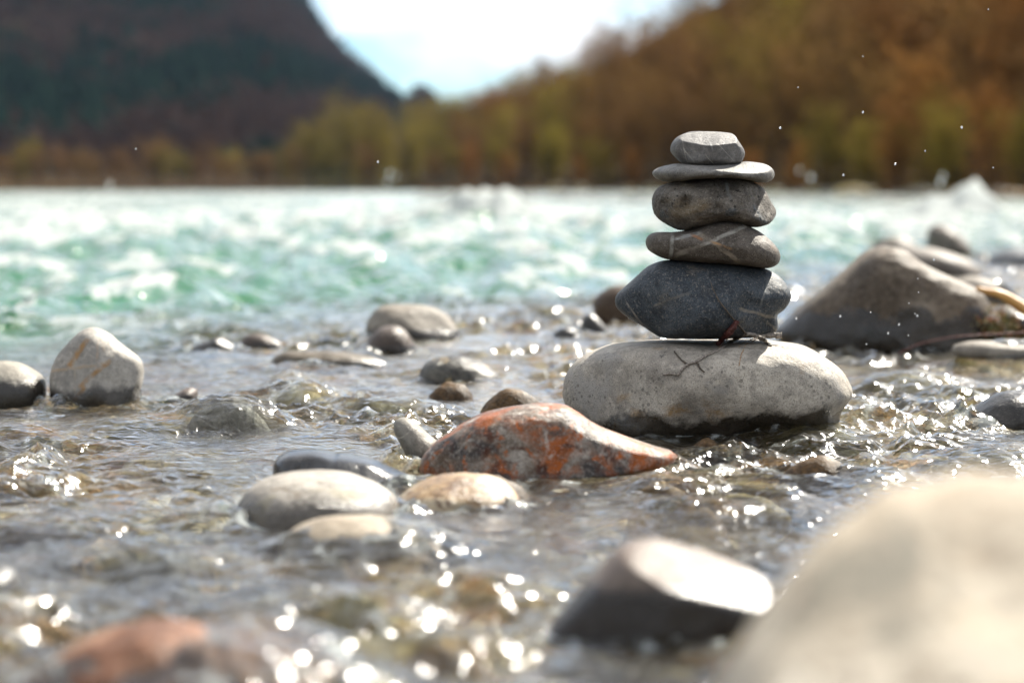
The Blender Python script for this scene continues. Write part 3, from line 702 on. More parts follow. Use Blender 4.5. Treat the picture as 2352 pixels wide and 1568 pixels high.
hgt = t.math('ADD', t.math('MULTIPLY', rip, t.math('MULTIPLY', nearf, 0.0062)), t.math('MULTIPLY', rip3, t.math('MULTIPLY', t.math('SUBTRACT', 1.0, nearf), 0.032)))
nb = t.bump(hgt, 1.0, 1.0)
fr_ = t.n("ShaderNodeFresnel"); fr_.inputs["IOR"].default_value = 1.333; t.l(nb, fr_.inputs["Normal"])
gl = t.n("ShaderNodeBsdfGlossy"); gl.inputs["Roughness"].default_value = 0.15; gl.inputs["Color"].default_value = (1, 1, 1, 1); t.l(nb, gl.inputs["Normal"])
tr = t.n("ShaderNodeBsdfTransparent"); tr.inputs["Color"].default_value = (0.93, 0.96, 0.93, 1)
df = t.n("ShaderNodeBsdfDiffuse"); t.put(df.inputs["Color"], t.mix(t.noise(P, 1.6, 3), (0.002, 0.10, 0.026), (0.016, 0.21, 0.066))); t.l(nb, df.inputs["Normal"])
tl = t.n("ShaderNodeBsdfTranslucent"); tl.inputs["Color"].default_value = (0.02, 0.24, 0.08, 1); t.l(nb, tl.inputs["Normal"])
body = t.n("ShaderNodeMixShader"); body.inputs[0].default_value = 0.45; t.l(df.outputs[0], body.inputs[1]); t.l(tl.outputs[0], body.inputs[2])
rfr = t.n("ShaderNodeBsdfRefraction"); rfr.inputs["IOR"].default_value = 1.333; rfr.inputs["Roughness"].default_value = 0.05; t.l(nb, rfr.inputs["Normal"])
trr = t.n("ShaderNodeMixShader"); trr.inputs[0].default_value = 0.5; t.l(tr.outputs[0], trr.inputs[1]); t.l(rfr.outputs[0], trr.inputs[2]); tr = trr
mk = t.n("ShaderNodeBsdfDiffuse"); mk.inputs["Color"].default_value = (0.52, 0.43, 0.27, 1); t.l(nb, mk.inputs["Normal"])
tm2 = t.n("ShaderNodeMixShader"); tm2.inputs[0].default_value = 0.015; t.l(tr.outputs[0], tm2.inputs[1]); t.l(mk.outputs[0], tm2.inputs[2]); tr = tm2
mb = t.n("ShaderNodeMixShader"); t.l(t.math('MULTIPLY', deep, 0.96), mb.inputs[0]); t.l(tr.outputs[0], mb.inputs[1]); t.l(body.outputs[0], mb.inputs[2])
ms = t.n("ShaderNodeMixShader"); t.l(fr_.outputs[0], ms.inputs[0]); t.l(mb.outputs[0], ms.inputs[1]); t.l(gl.outputs[0], ms.inputs[2])
fd = t.n("ShaderNodeBsdfDiffuse"); fd.inputs["Color"].default_value = (0.47, 0.50, 0.49, 1); t.l(t.bump(t.noise(P, 40, 4, 0.7), 0.6, 0.01), fd.inputs["Normal"])
ft = t.n("ShaderNodeBsdfTranslucent"); ft.inputs["Color"].default_value = (0.40, 0.45, 0.43, 1)
fm = t.n("ShaderNodeMixShader"); fm.inputs[0].default_value = 0.35; t.l(fd.outputs[0], fm.inputs[1]); t.l(ft.outputs[0], fm.inputs[2])
fin = t.n("ShaderNodeMixShader"); t.l(foam, fin.inputs[0]); t.l(ms.outputs[0], fin.inputs[1]); t.l(fm.outputs[0], fin.inputs[2])
t.l(fin.outputs[0], t.out.inputs[0])
water = link("water", water_me, t.m)
tag(water, kind="structure")

# ------------------------------------------------------------------ river bed and cobbles
def bed_z(x, y):
    d = deep_of(x, y)
    return -0.062 - 0.55 * d + 0.012 * fbm2(x * 3, y * 3, 3, 70) 
brow = [-8, -3, -1, 0, 0.5]; yv = 0.7
while yv < 90: brow.append(yv); yv += 0.012 * yv
brow = np.array(brow); NB = 320
ub = np.linspace(-1.5, 1.5, NB)
Yb = np.repeat(brow[:, None], NB, 1)
Xb = ub[None, :] * np.maximum(0.235 * Yb, 0.3) + np.sign(ub)[None, :] * (np.clip(np.abs(ub) - 1.1, 0, 1) / 0.4) ** 2 * (5 + 1.6 * np.abs(Yb))
Zb = bed_z(Xb.ravel(), Yb.ravel())
rock = 0.016 * (noise2(Xb.ravel() * 26, Yb.ravel() * 24, 71)) * (Yb.ravel() < 9)
bed_me = mesh_np("riverbed", np.stack([Xb.ravel(), Yb.ravel(), Zb + rock], 1), grid_faces(len(brow), NB))
t = NT("riverbed_pebbles")
P = t.n("ShaderNodeNewGeometry").outputs["Position"]
warp = t.n("ShaderNodeVectorMath", operation='ADD'); t.l(P, warp.inputs[0])
wsc = t.n("ShaderNodeVectorMath", operation='SCALE'); t.l(t.noise(P, 20, 2, color=True), wsc.inputs[0]); wsc.inputs[3].default_value = 0.02
t.l(wsc.outputs[0], warp.inputs[1])
vo = t.voro(warp.outputs[0], 28)
sep = t.n("ShaderNodeSeparateColor"); t.l(vo.outputs["Color"], sep.inputs[0])
col = t.ramp(sep.outputs[0], [(0.0, (0.03,0.018,0.006)), (0.25, (0.26,0.15,0.035)), (0.45, (0.46,0.38,0.20)), (0.6, (0.34,0.15,0.03)), (0.8, (0.11,0.08,0.018)), (1.0, (0.55,0.47,0.30))])
col = t.mix(t.sm(t.noise(P, 60, 3), 0.4, 0.65, 0, 0.5), col, (0.07, 0.06, 0.025))
hb = t.math('SUBTRACT', 1.0, vo.outputs["Distance"])
bed = link("riverbed", bed_me, t.finish(col, 0.6, t.bump(hb, 0.8, 0.01), 0.3))
tag(bed, kind="structure")

cob = []
for i in range(8):
    v, f = ico(3)
    V = v * np.array([1.0, 0.8 + 0.15 * (i % 3), 0.55]) * (1 + 0.22 * fbm3(v * 1.6 + i * 4.4, 3, i))[:, None]
    cob.append(V)
cob_me = []
for i in range(8):
    for m in range(5):
        me = mesh_np("cobble", cob[i] * 0.03, ico(3)[1]); me.materials.append(m_sub[m]); cob_me.append(me)
n_c = 0
hard = [(o.location.x, o.location.y, max(o.dimensions.x, o.dimensions.y) / 2) for o in STONES.values()]
rr_ = random.Random(5)
while n_c < 170:
    y = 1.22 + (4.6 - 1.22) * rr_.random() ** 1.5
    x = (rr_.random() * 2 - 1) * (0.225 * y)
    if y > 5.2 + 2.2 * x + 0.5 and x < 0: continue
    s = rr_.choice([0.5, 0.7, 0.9, 1.2, 1.6]) * (0.8 + 0.12 * y)
    if any((x - hx) ** 2 + (y - hy) ** 2 < (hr * 0.9) ** 2 for hx, hy, hr in hard): continue
    o = bpy.data.objects.new("cobble", rr_.choice(cob_me)); COL.objects.link(o)
    s = min(s, 1.8)
    top = -0.012 - 0.025 * rr_.random()
    o.location = (x, y, top - 0.0165 * s); o.scale = (s, s, s); o.rotation_euler = (rr_.uniform(-.2, .2), rr_.uniform(-.2, .2), rr_.uniform(0, 6.28))
    tag(o, "rounded brown or olive cobble lying just under the shallow rippling water", "cobble", "cobbles under the shallow water")
    n_c += 1

# ------------------------------------------------------------------ twigs
def tube(pts, radii, sides=6, name="tube", bark=0.0, seed=0):
    rnd = random.Random(seed)
    pts = [Vector(p) for p in pts]; V = []; Fc = []
    ref = Vector((0, 1, 0.2))
    for i, p in enumerate(pts):
        d = (pts[min(i + 1, len(pts) - 1)] - pts[max(i - 1, 0)]).normalized()
        a = d.cross(ref).normalized(); b = d.cross(a)
        for k in range(sides):
            an = 2 * math.pi * k / sides; r = radii[i] * (1 + bark * rnd.uniform(-1, 1))
            V.append(p + a * math.cos(an) * r + b * math.sin(an) * r)
    for i in range(len(pts) - 1):
        for k in range(sides):
            k2 = (k + 1) % sides
            Fc.append((i * sides + k, i * sides + k2, (i + 1) * sides + k2, (i + 1) * sides + k))
    me = bpy.data.meshes.new(name)
    Fc.append(tuple(range(sides))[::-1]); Fc.append(tuple((len(pts) - 1) * sides + k for k in range(sides)))
    me.from_pydata([tuple(v) for v in V], [], Fc); me.update()
    for p_ in me.polygons: p_.use_smooth = True
    return me

def refine(pts, n=5):
    P = np.array(pts, float); out = []
    P2 = np.vstack([2 * P[0] - P[1], P, 2 * P[-1] - P[-2]])
    for i in range(1, len(P2) - 2):
        p0, p1, p2, p3 = P2[i - 1:i + 3]
        for k in range(n):
            s = k / n
            out.append(0.5 * ((2 * p1) + (-p0 + p2) * s + (2 * p0 - 5 * p1 + 4 * p2 - p3) * s * s + (-p0 + 3 * p1 - 3 * p2 + p3) * s ** 3))
    out.append(P[-1]); return out

def bark_mat(name, c1, c2, sc=60, rough=0.7):
    t = NT(name); P = t.n("ShaderNodeTexCoord").outputs["Object"]
    n = t.noise(P, sc, 4, 0.6)
    return t.finish(t.ramp(n, [(0.35, c1), (0.65, c2)]), rough, t.bump(n, 0.6, 0.002))

bvhs = []
for o in (s_base, s5):
    me = o.data; n = len(me.vertices); co = np.empty(n * 3); me.vertices.foreach_get("co", co); co = co.reshape(-1, 3) + np.array(o.location)
    fc = np.empty(len(me.polygons) * 3, dtype=np.int32); me.polygons.foreach_get("vertices", fc)
    bvhs.append(BVHTree.FromPolygons([tuple(c) for c in co], [tuple(x) for x in fc.reshape(-1, 3)]))
CAMV = Vector((0, 0, CAM_H))
def lay(pix, lift):
    """rest picture points on the cairn stones' surfaces, lifted by lift metres"""
    out = []; last = None
    for (px, py) in pix:
        d = ray(px, py); best = None
        for b in bvhs:
            h = b.ray_cast(CAMV, d)
            if h[0] is not None and (best is None or h[3] < best): best = h[3]
        if best is None: best = last if last else 2.52
        last = best
        out.append([*(d * (best - lift) + CAMV)])
    o = np.array(out)          # smooth the depth so the twig spans hollows
    return o

m_twig = bark_mat("grey_brown_twig_bark", (0.10,0.082,0.066), (0.30,0.26,0.22), 500)
m_dark = bark_mat("dark_twig_bark", (0.03,0.022,0.016), (0.10,0.075,0.05), 400)
m_red = bark_mat("dark_red_catkin", (0.022,0.004,0.003), (0.11,0.02,0.014), 700, 0.5)
m_fib = bark_mat("pale_root_fibre", (0.25,0.14,0.07), (0.42,0.27,0.15), 300)
root = bpy.data.objects.new("twig", None); root.empty_display_size = 0.02
stem_px = ZT([(220,1360),(330,1345),(410,1360),(450,1310),(545,1225),(660,1185),(780,1110),(920,1050),(1010,1000),(1090,940),(1200,880),(1310,830),(1420,838)])
st = lay(stem_px, 0.0022)
root.location = st[0]; COL.objects.link(root)
tag(root, "bare broken twig with a dark red catkin lying across the cairn's pale base boulder", "twig")
def tpart(name, P3, r0, r1, mat, n=5, bark=0.15, sides=7, seed=0):
    P3 = np.array(P3) - np.array(root.location)
    q = refine(P3, n)
    rad = [r0 + (r1 - r0) * i / (len(q) - 1) for i in range(len(q))]
    return link(name, tube(q, rad, sides, name, bark, seed), mat, root)
tpart("stem", st, 0.0011, 0.0022, m_twig)
tpart("side_branch", lay(ZT([(370,1055),(430,1130),(480,1180),(550,1225)]), 0.0022), 0.0007, 0.0011, m_dark)
tpart("side_branch", lay(ZT([(660,1185),(690,1240),(715,1285),(765,1325)]), 0.002), 0.0011, 0.0007, m_dark)
tpart("thin_shoot", lay(ZT([(845,150),(870,230),(910,310),(950,390),(1040,510),(1120,610),(1190,690),(1250,760),(1310,830)]), 0.004), 0.00035, 0.0014, m_dark, sides=6)
tpart("broken_stub", lay(ZT([(1400,850),(1480,855),(1560,850),(1640,845),(1700,850),(1775,848)]), 0.005), 0.0020, 0.0032, m_twig, bark=0.3)
tpart("side_branch", lay(ZT([(1480,880),(1540,900),(1570,940),(1600,975),(1635,990)]), 0.0025), 0.0024, 0.0010, m_dark, bark=0.3)
cp = lay(ZT([(1195,655),(1160,710),(1110,770),(1060,830),(1000,890),(930,965)]), 0.006)
cat = np.array(refine(cp - np.array(root.location), 6))
crad = [0.0018 + 0.0016 * math.sin(math.pi * min(1, i / (len(cat) - 1) * 0.85 + 0.1)) for i in range(len(cat))]
link("catkin", tube(cat, crad, 9, "catkin", 0.35, 5), m_red, root)
tpart("root_fibre", lay(ZT([(1450,890),(1380,925),(1310,960),(1270,1040),(1240,1110),(1215,1240)]), 0.0012), 0.0006, 0.0004, m_fib)
tpart("root_fibre", lay(ZT([(1430,880),(1340,915),(1270,940),(1215,995)]), 0.0012), 0.0005, 0.0003, m_fib)
tpart("root_fibre", lay(ZT([(1100,840),(1040,920),(990,970),(950,1005)]), 0.008), 0.0005, 0.0003, m_fib)

# driftwood and trailing bramble stem at the right edge
dp = [at(x, y, 3.75) for x, y in Z7([(1385,572),(1440,588),(1500,600),(1560,622),(1620,660),(1700,712),(1850,790),(2000,880)])]
o = link("driftwood_branch", tube(refine(dp, 4), [0.004 + 0.0013 * min(6, i / 4) for i in range(29)], 9, "driftwood_branch", 0.06, 3), bark_mat("orange_barkless_wood", (0.42,0.20,0.05), (0.62,0.36,0.12), 30, 0.5))
tag(o, "barkless orange driftwood branch at the right edge behind the hump-backed boulder", "driftwood")
sp = [at(x, y, 3.55) for x, y in Z7([(900,975),(1010,920),(1100,895),(1200,875),(1300,862),(1400,855),(1500,850),(1600,845),(1720,838),(1850,830)])]
o = link("trailing_stem", tube(refine(sp, 4), [0.0010] * 37, 6, "trailing_stem", 0.1, 4), bark_mat("reddish_stem", (0.09,0.025,0.02), (0.2,0.08,0.06), 200, 0.3))
tag(o, "thin reddish wet stem trailing low in front of the hump-backed boulder", "plant stem")
# moss clump at the boulder's right foot
mv = []; mf = []
rm = random.Random(3)
cm = at(*Z7([(1530, 800)])[0], 3.82)
for i in range(700):
    c = cm + Vector((rm.gauss(0, 0.018), rm.gauss(0, 0.012), rm.gauss(0, 0.010)))
    a = Vector((rm.uniform(-1, 1), rm.uniform(-1, 1), rm.uniform(-.3, 1))).normalized() * 0.006
    b = Vector((rm.uniform(-1, 1), rm.uniform(-1, 1), rm.uniform(-1, 1))).normalized() * 0.002
    k = len(mv); mv += [tuple(c - b), tuple(c + b), tuple(c + a)]; mf.append((k, k + 1, k + 2))
me = bpy.data.meshes.new("moss_clump"); me.from_pydata(mv, [], mf)
t = NT("moss"); P = t.n("ShaderNodeTexCoord").outputs["Object"]
o = link("moss_clump", me, t.finish(t.ramp(t.noise(P, 90, 2), [(0.35, (0.05,0.06,0.01)), (0.55, (0.16,0.13,0.02)), (0.68, (0.45,0.05,0.02))]), 0.8))
tag(o, "clump of moss and reddish leaves at the right foot of the hump-backed boulder", "moss")

# ------------------------------------------------------------------ spray droplets in the air
t = NT("water_droplet")
g = t.n("ShaderNodeBsdfGlass"); g.inputs["IOR"].default_value = 1.333; g.inputs["Roughness"].default_value = 0.02
gs = t.n("ShaderNodeBsdfGlossy"); gs.inputs["Roughness"].default_value = 0.25
mx = t.n("ShaderNodeMixShader"); mx.inputs[0].default_value = 0.35; t.l(g.outputs[0], mx.inputs[1]); t.l(gs.outputs[0], mx.inputs[2]); t.l(mx.outputs[0], t.out.inputs[0])
v, f = ico(2)
drop_me = mesh_np("water_droplet", v * np.array([1, 1, 1.3]), f); drop_me.materials.append(t.m)
drops = [(1982,130),(1833,201),(1982,258),(1792,294),(2209,293),(2281,385),(2125,347),(2056,377),(1937,402),(2270,22),(2145,596),(2107,725),(2108,640),(2102,720),(2110,671),(2088,696),(1893,628),(2040,765),(1930,726),(2086,770),(1829,731),(868,372),(2000,717),(2065,745),(312,342),(1990,790)]
for i, (px, py) in enumerate(drops):
    Y = 2.45 + 0.35 * random.random()
    o = bpy.data.objects.new("water_droplet", drop_me); COL.objects.link(o)
    o.location = at(px, py, Y); r = random.choice([0.0006, 0.0008, 0.0011]); o.scale = (r, r, r)
    tag(o, "tiny glittering drop of spray hanging in the air", "water drop", "spray drops in the air")
for (px, py, Y, r) in [(252,425,14,0.012),(895,398,15,0.012),(890,418,15,0.012),(1862,408,13,0.012),(2165,405,15,0.012),(1836,392,13,0.009),(910,405,15,0.009),(2160,420,15,0.014)]:
    o = bpy.data.objects.new("water_droplet", drop_me); COL.objects.link(o)
    o.location = at(px, py, Y); o.scale = (r, r, r)
    tag(o, "blurred drop of spray tossed up over the far river rapids", "water drop", "spray drops over the rapids")

# ------------------------------------------------------------------ far ground, hill, banks
def bank_r(px):
    s = np.clip((px - 950) / 1402.0, 0, 3)
    return 1.0 / (1 / 260.0 + s * (1 / 46.0 - 1 / 260.0))
HILL = np.array([(-3000, 900), (-600, 760), (0, 690), (400, 580), (600, 490), (690, 350), (750, 262), (820, 195), (870, 155), (920, 118), (950, 85), (975, 30), (1010, 0), (1200, 0), (1500, 0), (6000, 0)], float)
SKY = np.array([(940, 180), (1000, 200), (1080, 222), (1200, 262), (1290, 315), (1330, 305), (1400, 345), (1500, 410), (1600, 490), (1800, 580), (2000, 620), (2400, 760), (2800, 800)], float)
def terrain(x, y):
    r = np.hypot(x, y)
    fwd = y > 0.3 * np.abs(x)
    px = CX + F * x / np.maximum(y, 1e-3)
    px = np.where(fwd, px, np.where(x > 0, 9000, -9000))
    br = np.where(px > 950, bank_r(px), 285.0)
    z = np.full_like(r, -1.0)
    inland = r - br
    z = np.where(fwd, -1.0 + 1.6 * sstep(-4, 5, inland) + np.clip(inland, 0, 400) * np.where(px > 950, 0.02, 0.006), z)
    hr = np.interp(px, HILL[:, 0], HILL[:, 1])
    ridge = 1250.0
    hz = hr / F * ridge * sstep(270, ridge, r) ** 1.0
    hz = np.where(r > ridge, hr / F * ridge, hz)
    hz = hz * (1 + 0.06 * fbm2(x * 0.006, y * 0.006, 4, 80))
    z = z + np.where(fwd, hz, 0)
    srise = np.interp(px, SKY[:, 0], SKY[:, 1]) * 0.80
    z = np.where(fwd & (px > 950), np.maximum(z, srise / F * r * sstep(1.12, 1.75, r / br)), z)
    # gravel bank behind the camera
    z = np.where(y < -4, np.maximum(z, -1 + 1.2 * sstep(-4, -9, y)), z)
    # low distant hills close the valley so the land reaches the horizon
    return z
ra = np.concatenate([np.linspace(1, 40, 12), 40 * (4000 / 40) ** (np.linspace(0, 1, 150)[1:])])
an = np.concatenate([np.radians(np.linspace(-180, -20, 40))[:-1], np.radians(np.linspace(-20, 20, 260)), np.radians(np.linspace(20, 180, 40))[1:]])
Rg, Ag = np.meshgrid(ra, an, indexing='ij')
gx, gy = (Rg * np.sin(Ag)).ravel(), (Rg * np.cos(Ag)).ravel()
gz = terrain(gx, gy)
gz = np.where((Rg.ravel() < 30), -1.2, gz)
gme = mesh_np("ground", np.stack([gx, gy, gz], 1), grid_faces(len(ra), len(an)))
t = NT("valley_ground"); P = t.n("ShaderNodeNewGeometry").outputs["Position"]
n1 = t.noise(P, 0.02, 5, 0.6); n2 = t.noise(P, 0.5, 4, 0.6)
c = t.ramp(n1, [(0.35, (0.018,0.02,0.012)), (0.5, (0.035,0.025,0.017)), (0.65, (0.05,0.034,0.018))])
c = t.mix(t.sm(n2, 0.4, 0.6, 0, 0.6), c, (0.025, 0.018, 0.011))
gnd = link("ground", gme, t.finish(c, 0.9, None, 0.0)); tag(gnd, kind="structure")

# ------------------------------------------------------------------ trees
def leaf_mat(name, c1, c2, c3, trans=0.35):
    t = NT(name); oi = t.n("ShaderNodeObjectInfo").outputs["Random"]; P = t.n("ShaderNodeTexCoord").outputs["Object"]
    n = t.noise(P, 1.1, 3, 0.6)
    f_ = t.math('ADD', t.math('MULTIPLY', n, 0.7), t.math('MULTIPLY', oi, 0.35))
    c = t.ramp(f_, [(0.3, c1), (0.52, c2), (0.75, c3)])
    d = t.n("ShaderNodeBsdfDiffuse"); t.l(c, d.inputs[0]); tr = t.n("ShaderNodeBsdfTranslucent"); t.l(c, tr.inputs[0])
    m = t.n("ShaderNodeMixShader"); m.inputs[0].default_value = trans; t.l(d.outputs[0], m.inputs[1]); t.l(tr.outputs[0], m.inputs[2]); t.l(m.outputs[0], t.out.inputs[0])
    return t.m
m_trunk = bark_mat("brown_bark", (0.03,0.021,0.015), (0.07,0.052,0.038), 5)
m_trunk.node_tree.nodes['Principled BSDF'].inputs['Specular IOR Level'].default_value = 0.0
m_brown = leaf_mat("brown_twiggy_crown", (0.11, 0.064, 0.027), (0.17, 0.092, 0.036), (0.21, 0.13, 0.042))
m_orange = leaf_mat("orange_brown_crown", (0.13, 0.062, 0.022), (0.21, 0.098, 0.030), (0.29, 0.145, 0.042))
m_olive = leaf_mat("olive_crown", (0.11,0.088,0.022), (0.18,0.135,0.028), (0.25,0.205,0.042))
m_conif = leaf_mat("dark_conifer_green", (0.007,0.017,0.014), (0.013,0.027,0.019), (0.032,0.044,0.024), 0.15)
m_mauve = leaf_mat("mauve_brown_bare_wood", (0.026,0.018,0.018), (0.042,0.027,0.023), (0.07,0.040,0.026), 0.2)

def prisms(segs, sides=3):
    V = []; Fc = []
    for (a, b, ra_, rb_) in segs:
        d = (b - a)
        if d.length < 1e-6: continue
        d.normalize(); u_ = d.cross(Vector((0.3, 0.9, 0.2))).normalized(); w_ = d.cross(u_)
        k = len(V)
        for (p, r) in ((a, ra_), (b, rb_)):
            for s in range(sides):
                an_ = 2 * math.pi * s / sides; V.append(tuple(p + u_ * math.cos(an_) * r + w_ * math.sin(an_) * r))
        for s in range(sides):
            s2 = (s + 1) % sides; Fc.append((k + s, k + s2, k + sides + s2, k + sides + s))
    return V, Fc

def tree_meshes(seed, H, leafy):
    r = random.Random(seed); trunk = []; crown = []; tips = []
    def grow(p, d, L, rad, lvl):
        n = 3
        for i in range(n):
            d2 = (d + Vector((r.uniform(-.18, .18), r.uniform(-.18, .18), r.uniform(-.02, .14)))).normalized()
            q = p + d2 * (L / n); (trunk if lvl < 2 else crown).append((p, q, rad, rad * 0.82)); rad *= 0.82; p = q; d = d2
            if lvl < 4:
                for _ in range(2 if lvl < 3 else 3):
                    a = r.uniform(0, 6.28); s = Vector((math.cos(a), math.sin(a), r.uniform(0.2, 0.9))).normalized()
                    grow(p, (d * 0.55 + s * 0.75).normalized(), L * r.uniform(0.42, 0.62), rad * 0.55, lvl + 1)
        tips.append(p)
    for s_ in range(r.choice([2, 3, 4])):
        grow(Vector((r.uniform(-.3, .3), r.uniform(-.3, .3), 0)), Vector((r.uniform(-.15, .15), r.uniform(-.15, .15), 1)).normalized(), H * r.uniform(0.5, 0.68), 0.08, 0)
    r.shuffle(crown); crown = crown[:2600]
    crown = [(a, b, max(x, 0.012), max(y, 0.008)) for a, b, x, y in crown]
    V, Fc = prisms(crown)
    for _ in range(leafy):
        p = r.choice(tips); p = Vector((p.x, p.y, p.z * (r.random() ** 0.5 if r.random() < 0.45 else 1))) + Vector((r.gauss(0, .18), r.gauss(0, .18), r.gauss(0, .18))); s = r.uniform(0.05, 0.11)
        a = Vector((r.uniform(-1, 1), r.uniform(-1, 1), r.uniform(-1, 1))).normalized() * s
        b = Vector((r.uniform(-1, 1), r.uniform(-1, 1), r.uniform(-1, 1))).normalized() * s
        k = len(V); V += [tuple(p - a), tuple(p + b), tuple(p + a), tuple(p - b)]; Fc.append((k, k + 1, k + 2, k + 3))
    cm_ = bpy.data.meshes.new("crown"); cm_.from_pydata(V, [], Fc)
    V, Fc = prisms(trunk, 5); tm_ = bpy.data.meshes.new("trunk"); tm_.from_pydata(V, [], Fc); tm_.materials.append(m_trunk)
    return tm_, cm_
PROT = {}
for key, mat, leafy in (("brown", m_brown, 1500), ("orange", m_orange, 2200), ("olive", m_olive, 2200)):
    PROT[key] = []
    for i in range(4):
        tm_, cm_ = tree_meshes(100 + i * 7 + len(key), 6.0, leafy); cm_.materials.append(mat); PROT[key].append((tm_, cm_))
def plant(kind, x, y, z, sc, rz, name, label, cat, group=None, sz=1.0):
    tm_, cm_ = random.choice(PROT[kind])
    e = bpy.data.objects.new(name, None); COL.objects.link(e); e.location = (x, y, z); e.scale = (sc, sc, sc * sz); e.rotation_euler = (0, 0, rz)
    tag(e, label, cat, group)
    a = bpy.data.objects.new("trunk", tm_); COL.objects.link(a); a.parent = e
    b = bpy.data.objects.new("crown", cm_); COL.objects.link(b); b.parent = e
    return e
LB = {"brown": ("tall bare brown tree in the wood on the far right bank", "bare brown trees on the far right bank"),
      "orange": ("rust-orange tree at the right end of the far bank wood", "rust-orange trees at the right end of the wood"),
      "olive": ("olive-yellow tree among the brown trees of the far bank", "olive-yellow trees of the far bank wood")}
rt = random.Random(21)
for row in range(5):
    px = 955.0
    while px < 2620:
        r0 = float(bank_r(px)) * (1.03 + 0.13 * row) + rt.uniform(-1, 2)
        hpx = float(np.interp(px, SKY[:, 0], SKY[:, 1]))
        frac = [0.55, 0.72, 0.86, 0.97, 1.0][row] * rt.uniform(0.86, 1.06)
        x = (px - CX) / F * r0; y = r0
        z = float(terrain(np.array([x]), np.array([y]))[0])
        need = hpx * frac / F * r0 - z + CAM_H
        wr = 0.03 + 0.80 * np.clip((px - 1980) / 400, 0, 1) ** 1.2
        kind = "orange" if rt.random() < wr * 0.75 else ("olive" if rt.random() < (0.5 if px < 1350 else 0.10) else "brown")
        sc = max(0.35, need / 6.6)
        plant(kind, x, y, z - 0.1, sc, rt.uniform(0, 6.28), "bare_tree" if kind == "brown" else "autumn_tree", LB[kind][0], "tree", LB[kind][1])
        px += max(34, 2.0 * F / r0 * rt.uniform(0.8, 1.3) * (0.75 if row else 0.9))
# bank shrubs
shr = [(1900,2.0,"olive"),(1990,1.6,"olive"),(2060,1.9,"orange"),(2130,1.4,"olive"),(2200,1.7,"olive"),(2270,2.0,"orange"),(2340,1.5,"olive"),(1820,1.3,"orange"),(1720,1.2,"orange"),(1380,2.0,"olive"),(1450,1.4,"orange"),(1260,2.6,"olive"),(1340,1.5,"orange"),(1160,2.0,"orange"),(1080,2.6,"orange"),(1000,2.8,"brown"),(820,3.0,"olive"),(900,3.4,"olive")]
for (px, h, k) in shr:
    r0 = float(bank_r(max(px, 955))) * 0.985; x = (px - CX) / F * r0
    z = float(terrain(np.array([x]), np.array([r0]))[0])
    plant(k, x, r0, max(z, -0.2) - 0.1, h / 6.0 * 1.1, rt.uniform(0, 6), "bank_shrub", "low %s shrub at the waterline in front of the far bank wood" % {"olive": "yellow-green", "orange": "rust-orange", "brown": "brown"}[k], "shrub", "%s shrubs along the far waterline" % {"olive": "yellow-green", "orange": "rust-orange", "brown": "brown"}[k])
# big rounded tree and thicket left of the gap
for (px, top, r0, k) in [(790,200,240,"olive"),(720,170,236,"olive"),(860,190,238,"olive"),(680,110,232,"brown"),(900,140,243,"olive"),(760,120,228,"olive"),(930,150,250,"olive"),(840,110,228,"brown")]:
    x = (px - CX) / F * r0; z = -0.2
    plant(k, x, r0, z, (top / F * r0) / 6.6, rt.uniform(0, 6), "round_tree", "round olive-brown tree left of the sky gap" if k == "olive" else "round brown tree left of the sky gap", "tree", "%s round trees left of the sky gap" % k)
px = -60
while px < 700:
    for row in range(2):
        r0 = 275 + 25 * row; top = rt.uniform(55, 105) + 15 * math.sin(px * 0.02)
        x = (px + rt.uniform(-15, 15) - CX) / F * r0
        z = -0.1
        plant(rt.choice(["brown", "brown", "olive"]), x, r0, z, (top / F * r0) / 6.6, rt.uniform(0, 6), "riverside_tree", "low bare brown tree along the far left shore below the dark hill", "tree", "low bare trees along the far left shore")
    px += 40

# conifers and bare woods on the hill
rc = np.random.RandomState(8)
def conifer_geom(x, y, z, h, w, rs):
    V = []; Fc = []
    for tier in range(4):
        b = z + h * (0.12 + tier * 0.2); tp = z + h * min(1.0, 0.50 + tier * 0.18); rad = w * (1 - tier * 0.22)
        k = len(V); n = 7
        for s in range(n):
            an_ = 6.283 * s / n + tier; rr2 = rad * (0.75 + 0.5 * rs.rand())
            V.append((x + math.cos(an_) * rr2, y + math.sin(an_) * rr2, b - 0.04 * h * rs.rand()))
        V.append((x, y, tp))
        for s in range(n): Fc.append((k + s, k + (s + 1) % n, k + n))
    return V, Fc
def hill_point(px, r):
    x = (px - CX) / F * r; y = r
    return x, y, float(terrain(np.array([x]), np.array([y]))[0])
CV, CF, MV, MF = [], [], [], []
for i in range(9500):
    r = 300 + 970 * rc.rand() ** 0.8; px = -250 + 1235 * rc.rand() if i < 6500 else -1000 + 750 * rc.rand()
    x, y, z = hill_point(px, r)
    if (z / y * F) > 520 or px > 985: continue
    kind = float(fbm2(np.array([x * 0.026]), np.array([z * 0.045]), 3, 90)[0]) + 0.10 * rc.randn()
    h = (9 + 7 * rc.rand()) * min(1.0, r / 1100.0)
    if px > 880 and r < 700: continue
    if kind < 0.07:
        V, Fc = conifer_geom(x, y, z - 0.5, h, 2.4 + rc.rand(), rc); k = len(CV); CV += V; CF += [tuple(a + k for a in q) for q in Fc]
    else:
        k = len(MV)
        for b in range(16):
            c = np.array([x, y, z + h * 0.5]) + rc.randn(3) * np.array([2.0, 2.0, 2.2]); s = 1.3
            q = rc.randn(3, 3) * s * 0.7
            kk = len(MV); MV += [tuple(c + q[0]), tuple(c + q[1]), tuple(c + q[2])]; MF.append((kk, kk + 1, kk + 2))
me = bpy.data.meshes.new("conifer_forest"); me.from_pydata(CV, [], CF)
